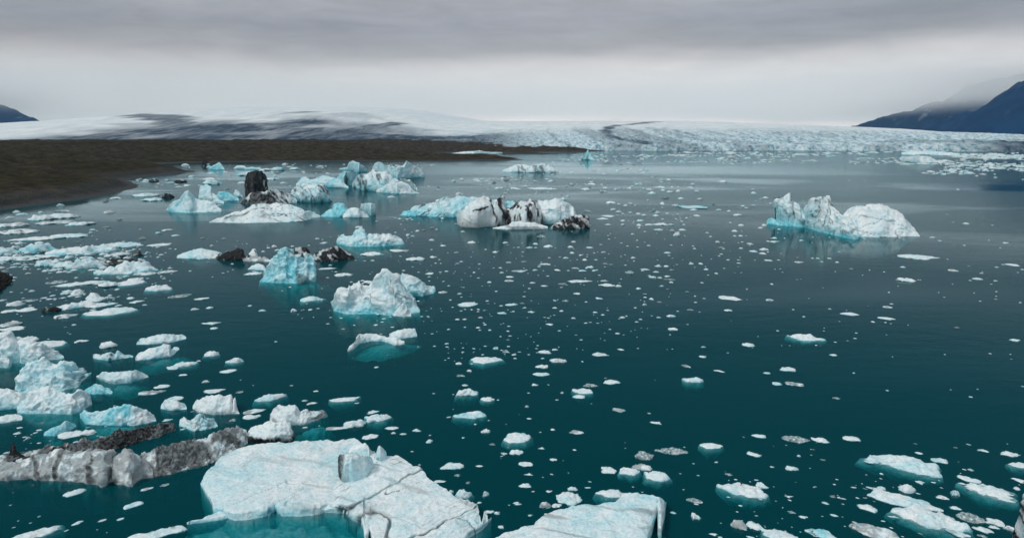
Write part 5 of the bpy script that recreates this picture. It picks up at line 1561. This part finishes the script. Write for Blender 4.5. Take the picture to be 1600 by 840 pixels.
for tok in CH.split():
    v = [float(a) for a in tok.split(',')]
    if len(v) == 3:
        v.append(max(2.2, min(0.42 * v[2], 3.4 if v[1] < 450 else 4.0)))
    CHIPS.append(v)
CHIPS.sort(key=lambda c: -c[2] * c[3])
N_IND = max(0, 298 - len(NAMED))

ZONES = [   # test, label, group
    (lambda x, y: x < 340 and y < 345, 'small ice chip off the brown headland at the upper left', 'ice chips off the headland'),
    (lambda x, y: x < 345 and y < 500, 'small ice chip floating around the left pack ice', 'ice chips around the left pack'),
    (lambda x, y: x < 625 and y < 345, 'small ice chip on the far water around the black tower iceberg', 'ice chips around the black tower'),
    (lambda x, y: x < 625 and y < 600, 'small ice chip around the turquoise and the sculpted icebergs', 'ice chips around the sculpted icebergs'),
    (lambda x, y: x < 660, 'small ice chip among the icebergs of the left foreground', 'ice chips in the left foreground'),
    (lambda x, y: y < 345 and x < 1230, 'small white ice chip on the far water beyond the big dirty iceberg', 'ice chips on the far water'),
    (lambda x, y: y < 430 and x < 1230, 'small white ice chip between the big dirty iceberg and the saddle shaped one', 'ice chips between the two lone icebergs'),
    (lambda x, y: y < 535 and x < 1010, 'small white ice chip on the open water right of the sculpted iceberg', 'ice chips right of the sculpted iceberg'),
    (lambda x, y: y < 640 and x < 960, 'small ice chip around the snowy topped floe in the centre', 'ice chips around the centre'),
    (lambda x, y: y < 660, 'small ice chip sparse on the open water at the right', 'ice chips on the open right water'),
    (lambda x, y: x < 1075, 'small ice chip between the big slab and the bottom centre slab', 'ice chips at the bottom centre'),
    (lambda x, y: True, 'small ice chip among the floes at the lower right', 'ice chips at the lower right'),
]
VARS = []
for k in range(26):
    r = random.Random(900 + k)
    dep = r.uniform(.5, .95)
    hh = r.uniform(.16, .34)
    d = pan(blob_outline(1.0, dep, 900 + k, r.uniform(-.2, .2), 30, .52), hh, 900 + k, kind=('melt', 'rough')[k % 2], dome=r.uniform(.3, .8), amp=.15, L=.30, ragged=.8,
            blue=r.choice([.0, .05, .1, .3]), mpp=.062, under=.03, na=30, nr=9, wall=.02, dirt=d_all(.38, .35, -.3, 90 + k) if k % 4 == 1 else None)
    VARS.append((make_mesh('ice_floe', *d), dep, hh, d))
for k, v in enumerate(VARS):
    v[0].materials.append(CLEAR if k % 5 == 3 else ICE)
first = {}
for i, (x, y, w, h) in enumerate(CHIPS[:N_IND]):
    r = random.Random(5000 + i)
    c, wm, dm, hm, mpp, az = floe_dims(x, y, w, h, r)
    k = r.randrange(len(VARS))
    me, dep, hh, _ = VARS[k]
    if k in first:
        o = first[k].copy()
        COL.objects.link(o)
    else:
        o = first[k] = link('ice_floe', me)
    o.location = (c[0], c[1], 0)
    o.rotation_euler = (0, 0, -az + r.choice([0, math.pi]) + r.uniform(-.3, .3))
    wm, dm, hm = wm * .9, dm * .9, hm * .9
    o.scale = (wm, dm / dep, min(hm * 1.15, .5 * wm) / hh)
    for test, lb, gp in ZONES:
        if test(x, y):
            tag(o, lb, 'ice floe', gp)
            break

# the rest of the brash: too many and too small to count
BR = random.Random(77)
BRASH = [c[:] for c in CHIPS[N_IND:]]


def scatter(x0, x1, y0, y1, n, w0, w1, bias=1.0, flat=.34):
    for _ in range(n):
        for _try in range(40):                 # crumbs gather in wind rows
            x, y = BR.uniform(x0, x1), BR.uniform(y0, y1)
            q = at(x, y)
            s = 22.0 + 0.05 * q[1]
            f = fbm(np.array([[q[0] / (s * 2.2), q[1] / s, 3.3]]), 3, 55)[0]
            if f > BR.uniform(-.25, .75):
                break
        w = w0 + (w1 - w0) * BR.random() ** (2.2 * bias)
        BRASH.append([x, y, w, max(1.1, w * flat * BR.uniform(.8, 1.3))])


scatter(620, 1210, 272, 345, 190, 2, 8)
scatter(620, 1230, 345, 432, 210, 2, 7)
scatter(640, 1010, 432, 540, 110, 1.6, 6)
scatter(0, 270, 345, 500, 210, 2.5, 9)
scatter(0, 230, 355, 425, 190, 3, 13)
scatter(210, 560, 255, 300, 70, 3, 12, flat=.25)
scatter(600, 860, 256, 285, 60, 2, 9, flat=.25)
scatter(860, 1600, 238, 262, 420, 2, 9, flat=.14)
scatter(1000, 1600, 237, 248, 330, 3, 14, flat=.12)
scatter(1370, 1600, 238, 272, 330, 2.5, 13, flat=.16)
scatter(820, 1330, 262, 275, 40, 2, 8, flat=.25)
scatter(1200, 1600, 268, 440, 60, 2, 8)
scatter(250, 640, 300, 480, 120, 2, 7)
scatter(0, 640, 480, 690, 90, 2, 8)
scatter(640, 1060, 540, 800, 70, 1.8, 6)
scatter(1000, 1600, 440, 690, 60, 1.8, 5)
scatter(1060, 1600, 690, 840, 110, 2, 8)
scatter(0, 320, 690, 840, 30, 2, 7)
LOW = []
for k in range(12):
    r = random.Random(1500 + k)
    dep, hh = r.uniform(.5, .95), r.uniform(.18, .32)
    LOW.append((pan(blob_outline(1.0, dep, 1500 + k, 0, 16, .4), hh, 1500 + k, kind='rough', dome=.6, amp=.1, L=.3, blue=.12, mpp=.15, under=.02, na=10, nr=4, wall=.02, ragged=.7), dep, hh))
bc, bq, bd, bb, bf, off = [], [], [], [], [], 0
for x, y, w, h in BRASH:
    (co, q, at_), dep, hh = BR.choice(LOW)
    c, wm, dm, hm, mpp, az = floe_dims(x, y, w, h, BR)
    a = -az + BR.uniform(-.3, .3)
    P = co * np.array([wm, dm / dep, min(hm, .45 * wm) / hh])
    ca, sa = math.cos(a), math.sin(a)
    P = np.column_stack([P[:, 0] * ca - P[:, 1] * sa + c[0], P[:, 0] * sa + P[:, 1] * ca + c[1], P[:, 2]])
    n = len(P)
    dk = BR.choice([0, 0, 0, .1, .15, .2, .3, .6])
    bc.append(P); bq.append(q + off); bd.append(np.full(n, dk)); bb.append(np.clip(at_['blue'] * .5 + BR.choice([0, 0, .1, .25]), 0, 1)); bf.append(np.full(n, mpp))
    off += n
o = link('brash_ice', make_mesh('brash_ice', np.vstack(bc), np.vstack(bq), {'dirt': np.concatenate(bd), 'blue': np.concatenate(bb), 'fine': np.concatenate(bf)}), ICE)
tag(o, 'scattered crumbs of brash ice all over the lagoon', kind='stuff')


# ------------------------------------------------------------------ dark gravel spit at the left edge
def build_spit():
    P = at(*np.array([(-90, 424), (-20, 424), (2, 427), (12, 431), (19, 436), (15, 443), (6, 449), (0, 455), (-30, 466), (-90, 474)], float).T)[:, :2]
    m, t = new_mat('dark_gravel')
    geo = t.n('ShaderNodeNewGeometry')
    n = t.noise(geo.outputs['Position'], 1.6, 5, 0.7)
    c = t.ramp(n, [(0.3, (0.006, 0.006, 0.006)), (0.55, (0.018, 0.017, 0.016)), (0.75, (0.05, 0.046, 0.042))])
    b = t.n('ShaderNodeBsdfPrincipled', {'Base Color': c, 'Roughness': 0.9, 'Specular IOR Level': 0.2})
    finish(t, b.outputs[0])
    co, q, at_ = pan(P, 2.2, 5, kind='rubble', amp=.75, L=1.1, dome=.85, mpp=.16, na=160, nr=50, under=.5, wall=.03)
    o = link('gravel_spit', make_mesh('gravel_spit', co, q), m)
    tag(o, 'dark gravel spit reaching in from the left edge', kind='structure')


build_spit()


# ------------------------------------------------------------------ the bird on the floe
def build_bird():
    c = at(1157.5, 757.0, 0.30)
    m, t = new_mat('black_plumage')
    b = t.n('ShaderNodeBsdfPrincipled', {'Base Color': (0.012, 0.012, 0.014, 1), 'Roughness': 0.6})
    finish(t, b.outputs[0])
    # spine from tail tip through body, neck and head to the beak: (x, z, half width, half depth)
    sp = [(-.20, .02, .02, .01), (-.15, .08, .05, .025), (-.10, .16, .085, .07), (-.05, .26, .105, .10), (0, .37, .095, .09), (.03, .46, .06, .055), (.035, .53, .04, .038),
          (.04, .585, .045, .045), (.075, .615, .04, .036), (.115, .612, .016, .014), (.19, .600, .006, .006)]
    sp = np.array(sp)
    tt = np.linspace(0, len(sp) - 1, 34)
    S_ = np.column_stack([np.interp(tt, np.arange(len(sp)), sp[:, k]) for k in range(4)])
    tan = np.gradient(S_[:, :2], axis=0)
    tan /= np.linalg.norm(tan, axis=1, keepdims=True)
    na = 14
    G = np.zeros((na, len(S_), 3))
    for k in range(na):
        a = 2 * math.pi * k / na
        G[k, :, 0] = S_[:, 0] - tan[:, 1] * S_[:, 3] * math.sin(a)
        G[k, :, 1] = S_[:, 2] * math.cos(a)
        G[k, :, 2] = S_[:, 1] + tan[:, 0] * S_[:, 3] * math.sin(a)
    me_co, q = G.reshape(-1, 3), grid_quads(na, len(S_), wrap=True)
    # legs and webbed feet join the same body mesh
    ex, qx, off = [], [], len(me_co)
    for s in (-.05, .05):
        prof = [(-.08, .20, .035), (-.06, .10, .018), (-.05, .02, .012), (-.02, .005, .035), (.06, .002, .03)]
        for i, (x, z, r) in enumerate(prof):
            for k in range(6):
                a = 2 * math.pi * k / 6
                if i < 3:
                    ex.append((x + r * math.cos(a), s + r * math.sin(a), z))
                else:
                    ex.append((x, s + r * math.cos(a), max(z + .01 * math.sin(a), 0)))
        n = len(prof)
        for i in range(n - 1):
            for k in range(6):
                qx.append((off + i * 6 + k, off + i * 6 + (k + 1) % 6, off + (i + 1) * 6 + (k + 1) % 6, off + (i + 1) * 6 + k))
        off += n * 6
    me = make_mesh('bird', np.vstack([me_co, ex]), np.vstack([q, qx]))
    o = link('bird', me, m, None, Vector(c))
    o.rotation_euler = (0, 0, R(200))
    tag(o, 'black bird standing upright on a white floe at the lower right', 'bird')


build_bird()
